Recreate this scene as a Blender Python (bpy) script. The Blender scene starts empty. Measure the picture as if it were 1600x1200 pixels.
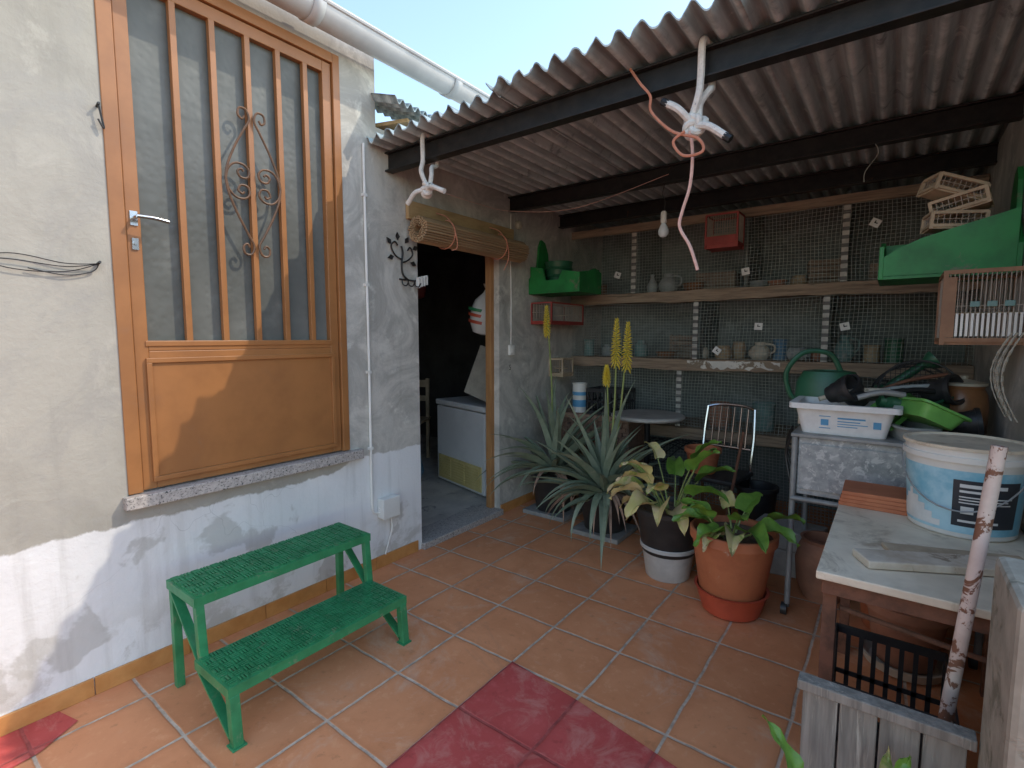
import bpy, math, random
from mathutils import Vector, Matrix
random.seed(7)
R = math.radians
PI = math.pi
scene = bpy.context.scene
col = scene.collection
V = Vector

# ------------------------------------------------------------------ camera
CAM = V((2.45, 0.0, 1.40))
PITCH, YAW, FPX = R(5.2), R(36.8), 798.0
cF = V((-math.sin(YAW)*math.cos(PITCH), math.cos(YAW)*math.cos(PITCH), -math.sin(PITCH)))
cR = V((math.cos(YAW), math.sin(YAW), 0))
cU = cR.cross(cF)
def ray(px, py): return cF*FPX + cR*(px-800) - cU*(py-600)
def onx(px, py, X): d = ray(px, py); return CAM + d*((X-CAM.x)/d.x)
def ony(px, py, Y): d = ray(px, py); return CAM + d*((Y-CAM.y)/d.y)
def onz(px, py, Z): d = ray(px, py); return CAM + d*((Z-CAM.z)/d.z)
cd = bpy.data.cameras.new('camera'); cam = bpy.data.objects.new('camera', cd); col.objects.link(cam)
cd.sensor_width = 36; cd.lens = 36*FPX/1600; cd.clip_start = 0.03; cd.clip_end = 500
cam.location = CAM; cam.rotation_euler = (R(90)-PITCH, 0, YAW)
scene.camera = cam

# ------------------------------------------------------------------ mesh builder
class MB:
    def __init__(s): s.v = []; s.f = []
    def add(s, vs, fs):
        n = len(s.v); s.v += [V(p) for p in vs]; s.f += [tuple(i+n for i in f) for f in fs]; return s
    def bx(s, x0, x1, y0, y1, z0, z1):
        return s.add([(x0,y0,z0),(x1,y0,z0),(x1,y1,z0),(x0,y1,z0),(x0,y0,z1),(x1,y0,z1),(x1,y1,z1),(x0,y1,z1)],
            [(0,3,2,1),(4,5,6,7),(0,1,5,4),(1,2,6,5),(2,3,7,6),(3,0,4,7)])
    def obox(s, c, sz, m=None):
        m = m or Matrix(); c = V(c); h = [q/2 for q in sz]
        vs = [c + m @ V((a*h[0], b*h[1], d*h[2])) for d in (-1,1) for a,b in ((-1,-1),(1,-1),(1,1),(-1,1))]
        return s.add(vs, [(0,3,2,1),(4,5,6,7),(0,1,5,4),(1,2,6,5),(2,3,7,6),(3,0,4,7)])
    def bar(s, p0, p1, w, h, up=(0,0,1)):
        p0, p1 = V(p0), V(p1); d = (p1-p0).normalized(); up = V(up)
        if up.length < 1e-9 or abs(d.dot(up)) > .98*up.length: up = V((1,0,0))
        sd = d.cross(up).normalized(); u = sd.cross(d)
        vs = []
        for p in (p0, p1):
            for a, b in ((-1,-1),(1,-1),(1,1),(-1,1)): vs.append(p + sd*a*w/2 + u*b*h/2)
        return s.add(vs, [(0,1,2,3),(7,6,5,4),(0,4,5,1),(1,5,6,2),(2,6,7,3),(3,7,4,0)])
    def tube(s, pts, r, n=8, closed=False):
        pts = [V(p) for p in pts]; N = len(pts)
        rs = r if isinstance(r, (list, tuple)) else [r]*N
        base = len(s.v); u = None
        for i, p in enumerate(pts):
            a = pts[i-1] if (i > 0 or closed) else p
            b = pts[(i+1) % N] if (i < N-1 or closed) else p
            d = (b-a).normalized()
            if u is None:
                t = V((0,0,1)) if abs(d.z) < .9 else V((1,0,0)); u = (t - d*t.dot(d)).normalized()
            else:
                u = (u - d*u.dot(d))
                u = u.normalized() if u.length > 1e-6 else d.orthogonal().normalized()
            w = d.cross(u)
            for k in range(n):
                q = 2*PI*k/n; s.v.append(p + (u*math.cos(q) + w*math.sin(q))*rs[i])
        for i in range(N if closed else N-1):
            j = (i+1) % N
            for k in range(n):
                l = (k+1) % n
                s.f.append((base+i*n+k, base+i*n+l, base+j*n+l, base+j*n+k))
        if not closed:
            s.f.append(tuple(base+k for k in reversed(range(n)))); s.f.append(tuple(base+(N-1)*n+k for k in range(n)))
        return s
    def lathe(s, c, prof, n=28, m=None, a0=0, a1=2*PI, wob=0):
        c = V(c); m = m or Matrix(); base = len(s.v); full = abs(a1-a0-2*PI) < 1e-6
        K = n if full else n+1
        for (r, z) in prof:
            for k in range(K):
                q = a0 + (a1-a0)*k/n
                rr = r*(1+wob*math.sin(3*q+z*9))
                s.v.append(c + m @ V((rr*math.cos(q), rr*math.sin(q), z)))
        for i in range(len(prof)-1):
            for k in range(n):
                l = (k+1) % K
                s.f.append((base+i*K+k, base+i*K+l, base+(i+1)*K+l, base+(i+1)*K+k))
        if full:
            if prof[0][0] > 1e-4: s.f.append(tuple(base+k for k in reversed(range(n))))
            if prof[-1][0] > 1e-4: s.f.append(tuple(base+(len(prof)-1)*n+k for k in range(n)))
        return s
    def prism(s, poly, fn, a, b):
        n = len(poly)
        vs = [fn(p[0], p[1], a) for p in poly] + [fn(p[0], p[1], b) for p in poly]
        fs = [tuple(range(n)), tuple(reversed(range(n, 2*n)))] + [(i, (i+1) % n, n+(i+1) % n, n+i) for i in range(n)]
        return s.add(vs, fs)
    def sheet(s, fn, nu, nv, th=None):
        base = len(s.v)
        for i in range(nu+1):
            for j in range(nv+1): s.v.append(V(fn(i/nu, j/nv)))
        for i in range(nu):
            for j in range(nv):
                a = base+i*(nv+1)+j; s.f.append((a, a+nv+1, a+nv+2, a+1))
        return s

def crv(pts, n=8, closed=False):
    pts = [V(p) for p in pts]; out = []; N = len(pts)
    for i in range(N if closed else N-1):
        g = (lambda k: pts[k % N]) if closed else (lambda k: pts[max(0, min(N-1, k))])
        p0, p1, p2, p3 = g(i-1), g(i), g(i+1), g(i+2)
        for k in range(n):
            t = k/n
            out.append(.5*((2*p1) + (p2-p0)*t + (2*p0-5*p1+4*p2-p3)*t*t + (3*p1-p0-3*p2+p3)*t**3))
    if not closed: out.append(pts[-1])
    return out

W = {}
def build(mb, name, mat, parent=None, smooth=False, bevel=0, label=None, solid=0):
    if parent is not None: base = W[parent.name]
    else:
        xs = [p.x for p in mb.v]; ys = [p.y for p in mb.v]; zs = [p.z for p in mb.v]
        base = V(((min(xs)+max(xs))/2, (min(ys)+max(ys))/2, min(zs)))
    me = bpy.data.meshes.new(name)
    me.from_pydata([tuple(p-base) for p in mb.v], [], mb.f); me.update()
    if smooth:
        for p in me.polygons: p.use_smooth = True
        me.set_sharp_from_angle(angle=R(38))
    me.materials.append(mat)
    o = bpy.data.objects.new(name, me); col.objects.link(o)
    W[o.name] = base
    if parent is not None: o.parent = parent
    else: o.location = base
    if solid:
        q = o.modifiers.new('thickness', 'SOLIDIFY'); q.thickness = solid; q.offset = 0
    if bevel:
        q = o.modifiers.new('edge', 'BEVEL'); q.width = bevel; q.segments = 2; q.limit_method = 'ANGLE'
    if label: o['label'] = label
    return o
def thing(name, label, cat, loc=(0,0,0), group=None):
    o = bpy.data.objects.new(name, None); col.objects.link(o); o.empty_display_size = .1
    o.location = loc; W[o.name] = V(loc); o['label'] = label; o['category'] = cat
    if group: o['group'] = group
    return o
def single(mb, name, mat, label, cat, group=None, **k):
    o = build(mb, name, mat, **k); o['label'] = label; o['category'] = cat
    if group: o['group'] = group
    return o
def struct(mb, name, mat, **k):
    o = build(mb, name, mat, **k); o['kind'] = 'structure'; return o

# ------------------------------------------------------------------ materials
def nd(t, typ, ins=None, **props):
    n = t.nodes.new(typ)
    for k, v in props.items(): setattr(n, k, v)
    for k, v in (ins or {}).items():
        if isinstance(v, bpy.types.NodeSocket): t.links.new(v, n.inputs[k])
        else: n.inputs[k].default_value = v
    return n
def mth(t, op, a, b=0.0, c=None):
    i = {0: a, 1: b}
    if c is not None: i[2] = c
    return nd(t, 'ShaderNodeMath', i, operation=op).outputs[0]
def c4(c): return (c[0], c[1], c[2], 1)
def mixc(t, f, a, b, bt='MIX'):
    g = lambda q: q if isinstance(q, bpy.types.NodeSocket) else c4(q)
    return nd(t, 'ShaderNodeMix', {0: f, 6: g(a), 7: g(b)}, data_type='RGBA', blend_type=bt).outputs[2]
def rng(t, v, a, b, x=0.0, y=1.0):
    return nd(t, 'ShaderNodeMapRange', {0: v, 1: a, 2: b, 3: x, 4: y}, interpolation_type='SMOOTHSTEP').outputs[0]
def nz(t, p, scale, detail=4, rough=.6, dist=0):
    return nd(t, 'ShaderNodeTexNoise', {'Vector': p, 'Scale': scale, 'Detail': detail, 'Roughness': rough, 'Distortion': dist}).outputs[0]
def new_mat(name):
    m = bpy.data.materials.new(name); m.use_nodes = True; t = m.node_tree
    b = t.nodes['Principled BSDF']; g = nd(t, 'ShaderNodeNewGeometry')
    return m, t, b, g.outputs['Position']
def bumpit(t, b, h, strength=.3, dist=.01):
    q = nd(t, 'ShaderNodeBump', {'Height': h, 'Strength': strength, 'Distance': dist}); t.links.new(q.outputs[0], b.inputs['Normal'])
def M(name, c1, c2=None, scale=10, rough=.65, bump=.15, metal=0, spots=None, st=(.58,.66), ss=14, stretch=None, bdist=.006, spec=.5, dirt=.25, island=0):
    m, t, b, p = new_mat(name)
    if stretch: p = nd(t, 'ShaderNodeMapping', {0: p, 3: stretch}).outputs[0]
    n1 = nz(t, p, scale, 4, .65)
    c2 = c2 or tuple(q*.72 for q in c1)
    c = mixc(t, rng(t, n1, .35, .68), c1, c2)
    if island:
        gi = nd(t, 'ShaderNodeNewGeometry').outputs['Random Per Island']
        c = mixc(t, mth(t, 'MULTIPLY', gi, island), c, tuple(q*.38 for q in c2))
    if dirt:
        n2 = nz(t, p, scale*.23+1.3, 4, .65)
        c = mixc(t, mth(t, 'MULTIPLY', rng(t, n2, .48, .75), dirt*1.6), c, tuple(q*.5 for q in c2))
        t.links.new(mth(t, 'ADD', rough-.12, mth(t, 'MULTIPLY', n2, .24)), b.inputs['Roughness'])
    else: b.inputs['Roughness'].default_value = rough
    hgt = n1
    if spots:
        n3 = nz(t, p, ss, 5, .7, .6)
        f = rng(t, n3, st[0], st[1]); c = mixc(t, f, c, spots)
        if bump > .2: hgt = mth(t, 'SUBTRACT', n1, mth(t, 'MULTIPLY', f, .6))
    t.links.new(c, b.inputs['Base Color'])
    b.inputs['Metallic'].default_value = metal
    b.inputs['Specular IOR Level'].default_value = spec
    if bump >= .08: bumpit(t, b, hgt, bump, bdist)
    return m

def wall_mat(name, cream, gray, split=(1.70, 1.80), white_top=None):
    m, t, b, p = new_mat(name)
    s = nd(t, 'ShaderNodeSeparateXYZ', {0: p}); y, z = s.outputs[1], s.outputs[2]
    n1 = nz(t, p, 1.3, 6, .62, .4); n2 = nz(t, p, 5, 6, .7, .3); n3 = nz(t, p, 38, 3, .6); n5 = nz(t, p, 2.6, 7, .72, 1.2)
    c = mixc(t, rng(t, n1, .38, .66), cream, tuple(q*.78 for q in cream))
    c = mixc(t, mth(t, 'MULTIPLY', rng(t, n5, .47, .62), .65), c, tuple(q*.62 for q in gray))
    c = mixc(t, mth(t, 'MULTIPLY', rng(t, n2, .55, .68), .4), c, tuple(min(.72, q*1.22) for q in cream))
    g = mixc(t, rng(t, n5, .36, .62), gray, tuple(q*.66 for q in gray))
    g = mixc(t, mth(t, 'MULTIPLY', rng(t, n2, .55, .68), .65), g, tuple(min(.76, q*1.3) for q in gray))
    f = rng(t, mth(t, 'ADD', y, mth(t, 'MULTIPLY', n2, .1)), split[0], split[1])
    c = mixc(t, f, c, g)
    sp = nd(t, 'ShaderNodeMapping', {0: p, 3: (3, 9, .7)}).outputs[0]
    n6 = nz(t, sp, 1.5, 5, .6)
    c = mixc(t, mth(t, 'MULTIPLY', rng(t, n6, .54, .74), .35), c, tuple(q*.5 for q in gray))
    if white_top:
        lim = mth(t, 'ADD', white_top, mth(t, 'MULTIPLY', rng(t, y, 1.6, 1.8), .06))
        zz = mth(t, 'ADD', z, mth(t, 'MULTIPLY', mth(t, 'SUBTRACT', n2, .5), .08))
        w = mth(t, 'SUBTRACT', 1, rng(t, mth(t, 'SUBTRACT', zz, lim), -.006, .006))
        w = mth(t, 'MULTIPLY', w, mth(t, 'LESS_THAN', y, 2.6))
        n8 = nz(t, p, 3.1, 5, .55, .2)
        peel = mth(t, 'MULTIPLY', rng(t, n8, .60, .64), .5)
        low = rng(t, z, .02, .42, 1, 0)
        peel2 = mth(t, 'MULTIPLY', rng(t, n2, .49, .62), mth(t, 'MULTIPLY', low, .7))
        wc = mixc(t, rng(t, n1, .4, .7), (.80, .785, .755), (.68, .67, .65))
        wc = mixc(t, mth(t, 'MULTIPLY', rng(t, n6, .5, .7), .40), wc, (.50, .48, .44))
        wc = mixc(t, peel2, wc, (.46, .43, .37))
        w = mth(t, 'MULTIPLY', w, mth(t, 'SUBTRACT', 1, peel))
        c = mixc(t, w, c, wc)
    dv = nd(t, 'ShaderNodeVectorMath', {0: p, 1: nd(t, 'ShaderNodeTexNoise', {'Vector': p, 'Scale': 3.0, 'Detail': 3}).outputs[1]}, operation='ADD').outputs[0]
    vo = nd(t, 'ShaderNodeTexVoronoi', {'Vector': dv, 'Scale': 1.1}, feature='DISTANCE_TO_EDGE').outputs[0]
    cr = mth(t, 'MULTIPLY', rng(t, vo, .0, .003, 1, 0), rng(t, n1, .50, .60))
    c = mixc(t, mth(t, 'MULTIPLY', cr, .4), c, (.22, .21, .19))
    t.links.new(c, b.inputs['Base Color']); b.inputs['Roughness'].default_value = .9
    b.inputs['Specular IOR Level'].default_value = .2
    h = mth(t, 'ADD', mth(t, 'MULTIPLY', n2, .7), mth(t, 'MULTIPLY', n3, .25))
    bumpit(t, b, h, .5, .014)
    return m

TILE = .34
def tile_mat(name, c1, c2, grout, worn=None):
    m, t, b, p = new_mat(name)
    wob = nd(t, 'ShaderNodeTexNoise', {'Vector': p, 'Scale': 7.0, 'Detail': 2}).outputs[1]
    pd = nd(t, 'ShaderNodeVectorMath', {0: p, 1: nd(t, 'ShaderNodeVectorMath', {0: wob, 3: .014}, operation='SCALE').outputs[0]}, operation='ADD').outputs[0]
    s = nd(t, 'ShaderNodeSeparateXYZ', {0: pd})
    u = mth(t, 'DIVIDE', mth(t, 'SUBTRACT', s.outputs[0], 1.204), TILE); v = mth(t, 'DIVIDE', mth(t, 'SUBTRACT', s.outputs[1], 1.682), TILE)
    def edge(q):
        fr = mth(t, 'FRACT', q); return mth(t, 'MINIMUM', fr, mth(t, 'SUBTRACT', 1, fr))
    e = mth(t, 'MINIMUM', edge(u), edge(v))
    cell = nd(t, 'ShaderNodeCombineXYZ', {0: mth(t, 'FLOOR', u), 1: mth(t, 'FLOOR', v)}).outputs[0]
    wn = nd(t, 'ShaderNodeTexWhiteNoise', {0: cell}).outputs[0]
    n1 = nz(t, p, 3.2, 6, .68, .5); n2 = nz(t, p, 16, 5, .7); n3 = nz(t, p, 90, 2, .6)
    c = mixc(t, rng(t, n1, .35, .68), c1, c2)
    c = mixc(t, mth(t, 'MULTIPLY', wn, .34), c, tuple(q*.76 for q in c2))
    c = mixc(t, mth(t, 'MULTIPLY', rng(t, n2, .54, .68), .4), c, tuple(min(.84, q*1.12+.05) for q in c1))
    c = mixc(t, mth(t, 'MULTIPLY', rng(t, n2, .30, .42, 1, 0), .4), c, tuple(q*.6 for q in c2))
    if worn:
        n7 = nz(t, p, 7, 7, .72, .8); c = mixc(t, mth(t, 'MULTIPLY', rng(t, n7, .48, .68), .65), c, worn)
    else:
        n7 = nz(t, p, 2.1, 7, .75, 1.0); c = mixc(t, mth(t, 'MULTIPLY', rng(t, n7, .52, .70), .5), c, (.72, .50, .36))
        c = mixc(t, mth(t, 'MULTIPLY', rng(t, n7, .30, .42, 1, 0), .3), c, (.40, .20, .125))
    c = mixc(t, mth(t, 'MULTIPLY', rng(t, e, .02, .10, 1, 0), .18), c, tuple(q*.5 for q in c2))
    gm = rng(t, e, .011, .021, 1, 0)
    gc = mixc(t, rng(t, n2, .35, .65), grout, tuple(q*.6 for q in grout))
    c = mixc(t, mth(t, 'MULTIPLY', gm, rng(t, n1, .25, .55, .75, .98)), c, gc)
    t.links.new(c, b.inputs['Base Color'])
    t.links.new(mth(t, 'ADD', .5, mth(t, 'MULTIPLY', n2, .35)), b.inputs['Roughness'])
    b.inputs['Specular IOR Level'].default_value = .22
    h = mth(t, 'ADD', mth(t, 'MULTIPLY', rng(t, e, .008, .03), .8), mth(t, 'ADD', mth(t, 'MULTIPLY', n2, .22), mth(t, 'MULTIPLY', n3, .06)))
    bumpit(t, b, h, .5, .006)
    return m

m_wall = wall_mat('plaster', (.435, .405, .34), (.60, .565, .495), white_top=.645)
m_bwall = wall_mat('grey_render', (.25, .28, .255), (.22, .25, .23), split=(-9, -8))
m_rwall = wall_mat('right_render', (.62, .585, .51), (.58, .545, .48), split=(-9, -8))
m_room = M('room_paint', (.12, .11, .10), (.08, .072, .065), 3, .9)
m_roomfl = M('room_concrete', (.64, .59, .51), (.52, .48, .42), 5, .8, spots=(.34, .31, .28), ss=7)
m_tile = tile_mat('terracotta_tile', (.79, .335, .155), (.69, .275, .12), (.68, .55, .42))
m_red = tile_mat('red_paint_tile', (.58, .10, .085), (.50, .078, .065), (.44, .10, .085), worn=(.64, .26, .20))
m_ground = M('earth', (.30, .25, .19), (.2, .17, .13), 2, .95)
m_skirt = M('orange_tile', (.60, .28, .09), (.50, .21, .06), 9, .45, .1)
m_brown = M('brown_paint', (.37, .155, .05), (.315, .13, .042), 5, .42, .0, dirt=.06, spots=(.30,.135,.055), ss=5, st=(.6,.75))
m_jamb = M('orange_wood', (.44, .22, .085), (.35, .165, .06), 6, .5, .0, stretch=(6, 6, 1), dirt=.1)
m_bronze = M('bronze_iron', (.17, .085, .04), (.11, .06, .03), 15, .5, 0, dirt=0)
m_granite = M('granite', (.52, .47, .42), (.36, .32, .29), 60, .45, .0, spots=(.06,.06,.06), ss=110, st=(.56,.6), dirt=.1)
m_gutter = M('zinc_white', (.58, .57, .55), (.50, .49, .475), 4, .45, .0, dirt=.15)
m_rooftile = M('roof_tile', (.50, .19, .11), (.38, .15, .09), 6, .85, .2)
m_steel_black = M('black_paint_steel', (.014, .014, .014), (.026, .024, .022), 18, .42, .25, spots=(.10,.045,.02), ss=12, st=(.68,.74), spec=.3)
m_green = M('green_paint', (.04, .265, .105), (.028, .20, .076), 14, .4, .1, spots=(.15,.25,.13), ss=20, st=(.58,.70))
m_gbox = M('green_gloss', (.018, .235, .05), (.015, .165, .038), 8, .5, .1, spots=(.15,.15,.09), ss=10, st=(.58,.70), dirt=.3)
m_white_pl = M('white_plastic', (.80, .775, .71), (.72, .69, .62), 6, .4, .0, dirt=.12)
m_foam = M('foam_white', (.83, .81, .77), (.76, .74, .70), 30, .8, .08, dirt=.1)
m_black_pl = M('black_plastic', (.024, .024, .025), (.038, .037, .036), 12, .45, .0)
m_terra = M('terracotta', (.55, .185, .08), (.47, .145, .063), 8, .7, .08, spots=(.57,.41,.32), ss=9, st=(.62,.75))
m_terra_d = M('old_terracotta', (.42, .19, .11), (.32, .145, .088), 8, .85, .15)
m_redpl = M('red_plastic', (.56, .10, .05), (.48, .08, .038), 7, .45, .0)
m_greypot = M('grey_white_plastic', (.60, .58, .54), (.47, .45, .42), 7, .6, .0)
m_soil = M('soil', (.15, .10, .065), (.08, .055, .035), 40, .95, .8)
m_aloe = M('aloe_leaf', (.26, .30, .205), (.18, .225, .145), 9, .52, .0, spots=(.35,.34,.24), ss=8, st=(.57,.72), dirt=.12)
m_aloe_dry = M('dry_leaf', (.48, .31, .22), (.37, .225, .155), 12, .8, .0)
m_calla = M('calla_leaf', (.17, .30, .045), (.10, .21, .03), 14, .34, .08, dirt=.08, spots=(.36,.37,.09), ss=9, st=(.62,.74))
m_calla_y = M('yellowing_leaf', (.58, .50, .18), (.62, .47, .27), 10, .48, .08, spots=(.26,.33,.06), ss=7, st=(.52,.63))
m_stem = M('stem_green', (.30, .36, .11), (.23, .28, .085), 12, .5, 0)
m_yellow = M('yellow_flower', (.76, .58, .05), (.66, .51, .07), 40, .6, 0, dirt=0)
m_bamboo = M('bamboo', (.56, .38, .215), (.45, .29, .155), 14, .6, .0, stretch=(1, .15, 1), island=.6)
m_wood = M('wood_yellow', (.50, .33, .16), (.40, .25, .11), 6, .6, .1, stretch=(6, 1, 6))
m_woodgrey = M('weathered_wood', (.28, .255, .215), (.17, .155, .13), 5, .85, .5, stretch=(9, 9, .6), spots=(.41,.38,.32), ss=6, st=(.56,.7))
m_woodworn = M('worn_board', (.66, .57, .45), (.48, .375, .27), 7, .8, .3, spots=(.30,.22,.15), ss=9, st=(.58,.66))
m_shelf = M('shelf_board', (.36, .265, .18), (.235, .17, .118), 8, .9, .4, stretch=(.5, 6, 6), spots=(.15,.115,.08), ss=5, st=(.55,.68))
m_shelfw = M('flaking_white', (.72, .68, .60), (.62, .58, .52), 9, .9, .5, spots=(.26,.20,.14), ss=7, st=(.50,.56))
m_wire = M('galvanised_wire', (.40, .42, .37), (.29, .305, .27), 20, .6, 0, metal=.0, dirt=0)
m_cwire = M('cage_wire', (.40, .33, .26), (.30, .245, .195), 20, .6, 0, metal=.0, dirt=0)
m_galv = M('galvanised_sheet', (.43, .44, .425), (.28, .295, .295), 24, .5, .0, metal=.1, spots=(.55,.55,.525), ss=28, st=(.52,.6))
m_galvd = M('grey_steel', (.34, .34, .33), (.25, .25, .24), 12, .5, .1, metal=.2)
m_chrome = M('chrome', (.6, .6, .6), (.5, .5, .5), 10, .2, 0, metal=1, dirt=0)
m_rust = M('rust', (.20, .085, .048), (.12, .055, .032), 20, .9, .5)
m_rustpole = M('rusty_painted_pole', (.66, .54, .46), (.56, .44, .37), 10, .7, .3, spots=(.20,.09,.05), ss=14, st=(.53,.57), dirt=.1)
m_conc = M('concrete', (.38, .34, .265), (.265, .24, .185), 8, .95, .5, spots=(.17,.155,.105), ss=9, st=(.52,.68))
m_slab = M('pale_slab', (.46, .44, .40), (.36, .34, .31), 12, .95, .4)
m_tray = M('grey_tray', (.32, .31, .285), (.24, .23, .21), 12, .9, .3)
m_rope = M('white_rope', (.74, .70, .63), (.62, .58, .52), 60, .85, .5, spots=(.10,.13,.25), ss=70, st=(.66,.7), dirt=.1)
m_rope_o = M('orange_rope', (.58, .24, .15), (.5, .19, .11), 60, .8, 0)
m_rope_p = M('pink_string', (.72, .45, .37), (.62, .37, .30), 80, .85, 0)
m_tape = M('black_tape', (.015, .015, .015), None, 10, .5, 0, dirt=0)
m_iron = M('black_iron', (.012, .012, .012), (.03, .028, .025), 20, .5, 0)
m_redcage = M('red_paint_wood', (.40, .06, .045), (.29, .045, .038), 9, .6, .0)
m_browncage = M('brown_wood', (.34, .18, .095), (.25, .13, .07), 8, .65, .0)
m_palewood = M('pale_wood', (.54, .42, .28), (.38, .29, .19), 9, .8, .0)
m_dustwood = M('dusty_wood', (.30, .235, .17), (.21, .16, .12), 9, .9, .0)
m_teal = M('teal_plastic', (.09, .38, .35), (.065, .31, .29), 7, .5, .0)
m_dteal = M('dusty_teal', (.18, .30, .27), (.13, .23, .21), 9, .7, .0, spots=(.33,.33,.29), ss=8, st=(.52,.7))
m_blue = M('blue_plastic', (.11, .22, .32), (.09, .18, .26), 7, .6, .0)
m_bluegrey = M('bluegrey_ceramic', (.35, .37, .355), (.26, .275, .265), 7, .55, .0)
m_ochre = M('ochre_ceramic', (.48, .35, .21), (.35, .245, .15), 8, .6, .0)
m_cream = M('cream_ceramic', (.58, .52, .41), (.45, .39, .30), 8, .6, .0)
m_dkgreen = M('dark_green_plastic', (.03, .13, .065), (.023, .10, .05), 8, .4, .0)
m_limegreen = M('light_green_plastic', (.18, .46, .10), (.14, .37, .08), 7, .42, .0)
m_jar = M('brown_jar', (.31, .135, .055), (.22, .098, .042), 8, .35, .0)
m_wicker = M('wicker', (.48, .295, .20), (.34, .21, .145), 26, .85, .0, spots=(.14,.09,.07), ss=34, st=(.55,.60), island=.6)
m_round = M('grey_tabletop', (.50, .47, .42), (.40, .375, .34), 9, .6, .0)
m_tabletop = M('white_tabletop', (.82, .71, .54), (.68, .57, .42), 5, .6, .1, spots=(.46,.36,.25), ss=6, st=(.52,.70))
m_label = M('sky_blue_label', (.20, .48, .60), (.46, .68, .75), 9, .4, .0, dirt=.0)
m_labeld = M('dark_label', (.03, .033, .04), (.04, .043, .05), 7, .4, 0, dirt=0)
m_print = M('white_print', (.8, .78, .74), None, 5, .5, 0, dirt=0)
m_bprint = M('blue_print', (.10, .32, .54), (.12, .36, .58), 5, .5, 0, dirt=0)
m_ink = M('black_ink', (.02, .02, .02), None, 5, .6, 0, dirt=0)
m_tag = M('paper_tag', (.80, .78, .73), (.72, .70, .65), 10, .8, .0, dirt=.1)
m_netting = M('fishing_net', (.48, .44, .35), (.38, .34, .26), 20, .9, 0)
m_freezer = M('freezer_enamel', (.88, .86, .82), (.82, .80, .765), 4, .35, 0, dirt=.1)
m_grille = M('yellowed_grille', (.78, .64, .28), (.70, .56, .22), 6, .5, 0)
m_bulb, t, b, p = new_mat('bulb_glass'); b.inputs['Base Color'].default_value = (.66, .70, .70, 1); b.inputs['Roughness'].default_value = .12

m_glass, t, b, p = new_mat('hammered_glass')
n1 = nz(t, p, 1.3, 4, .55, .4); n2 = nz(t, p, 7, 4, .6)
c = mixc(t, rng(t, n1, .38, .66), (.115, .118, .104), (.175, .178, .158)); c = mixc(t, mth(t, 'MULTIPLY', rng(t, n2, .52, .72), .3), c, (.24, .24, .21))
t.links.new(c, b.inputs['Base Color']); b.inputs['Roughness'].default_value = .36; b.inputs['Specular IOR Level'].default_value = .2
vo = nd(t, 'ShaderNodeTexVoronoi', {'Vector': p, 'Scale': 34.0}, feature='SMOOTH_F1').outputs[0]
bumpit(t, b, vo, .4, .006)

# weathered fibre cement: pale along the ridges, dirt in the valleys
PER = .092
m_fibre, t, b, p = new_mat('fibre_cement')
sp = nd(t, 'ShaderNodeMapping', {0: p, 3: (9, .8, 9)}).outputs[0]
n1 = nz(t, sp, 1.6, 5, .65); n2 = nz(t, p, 7, 6, .7, .6); n3 = nz(t, p, 60, 3)
c = mixc(t, rng(t, n1, .35, .66), (.45, .53, .53), (.28, .335, .34))
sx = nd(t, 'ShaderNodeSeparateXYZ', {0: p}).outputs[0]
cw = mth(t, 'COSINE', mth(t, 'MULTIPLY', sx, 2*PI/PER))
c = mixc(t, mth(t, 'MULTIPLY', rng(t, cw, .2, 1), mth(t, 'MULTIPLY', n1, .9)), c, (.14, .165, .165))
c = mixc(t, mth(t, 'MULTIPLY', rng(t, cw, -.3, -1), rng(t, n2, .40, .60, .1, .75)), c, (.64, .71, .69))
c = mixc(t, mth(t, 'MULTIPLY', rng(t, n2, .57, .70), .5), c, (.58, .64, .62)); c = mixc(t, mth(t, 'MULTIPLY', rng(t, n2, .30, .42, 1, 0), .65), c, (.13, .15, .15))
t.links.new(c, b.inputs['Base Color']); b.inputs['Roughness'].default_value = .92; b.inputs['Specular IOR Level'].default_value = .2; bumpit(t, b, mth(t, 'ADD', n2, mth(t, 'MULTIPLY', n3, .4)), .4, .008)

m_slot, t, b, p = new_mat('slotted_angle')
s = nd(t, 'ShaderNodeSeparateXYZ', {0: p}); fz = mth(t, 'FRACT', mth(t, 'MULTIPLY', s.outputs[2], 18))
f = mth(t, 'MULTIPLY', rng(t, fz, .25, .3), rng(t, fz, .7, .75, 1, 0))
n2 = nz(t, p, 14, 4)
c = mixc(t, mth(t, 'MULTIPLY', f, .8), mixc(t, rng(t, n2, .4, .6), (.52, .50, .44), (.39, .365, .32)), (.06, .06, .06))
t.links.new(c, b.inputs['Base Color']); b.inputs['Roughness'].default_value = .7

# ------------------------------------------------------------------ setting
g = MB(); g.add([(-60,-60,-.03),(60,-60,-.03),(60,60,-.03),(-60,60,-.03)], [(0,1,2,3)]); struct(g, 'ground', m_ground)
g = MB(); g.add([(0,-5,0),(4.2,-5,0),(4.2,4.9,0),(0,4.9,0)], [(0,1,2,3)]); struct(g, 'floor', m_tile)
g = MB()
pts = [(1.197,1.678),(1.55,1.635),(1.95,1.56),(2.6,1.43),(3.4,1.30),(3.4,-2),(1.197,-2)]
g.add([(x,y,.004) for x,y in pts], [tuple(reversed(range(7)))])
struct(g, 'painted_floor', m_red)
g = MB(); g.add([(.012,-2,.004),(.30,-2,.004),(.24,.15,.004),(.21,.33,.004),(.13,.45,.004),(.012,.42,.004)], [(0,1,2,3,4,5)]); struct(g, 'painted_floor', m_red)

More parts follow.
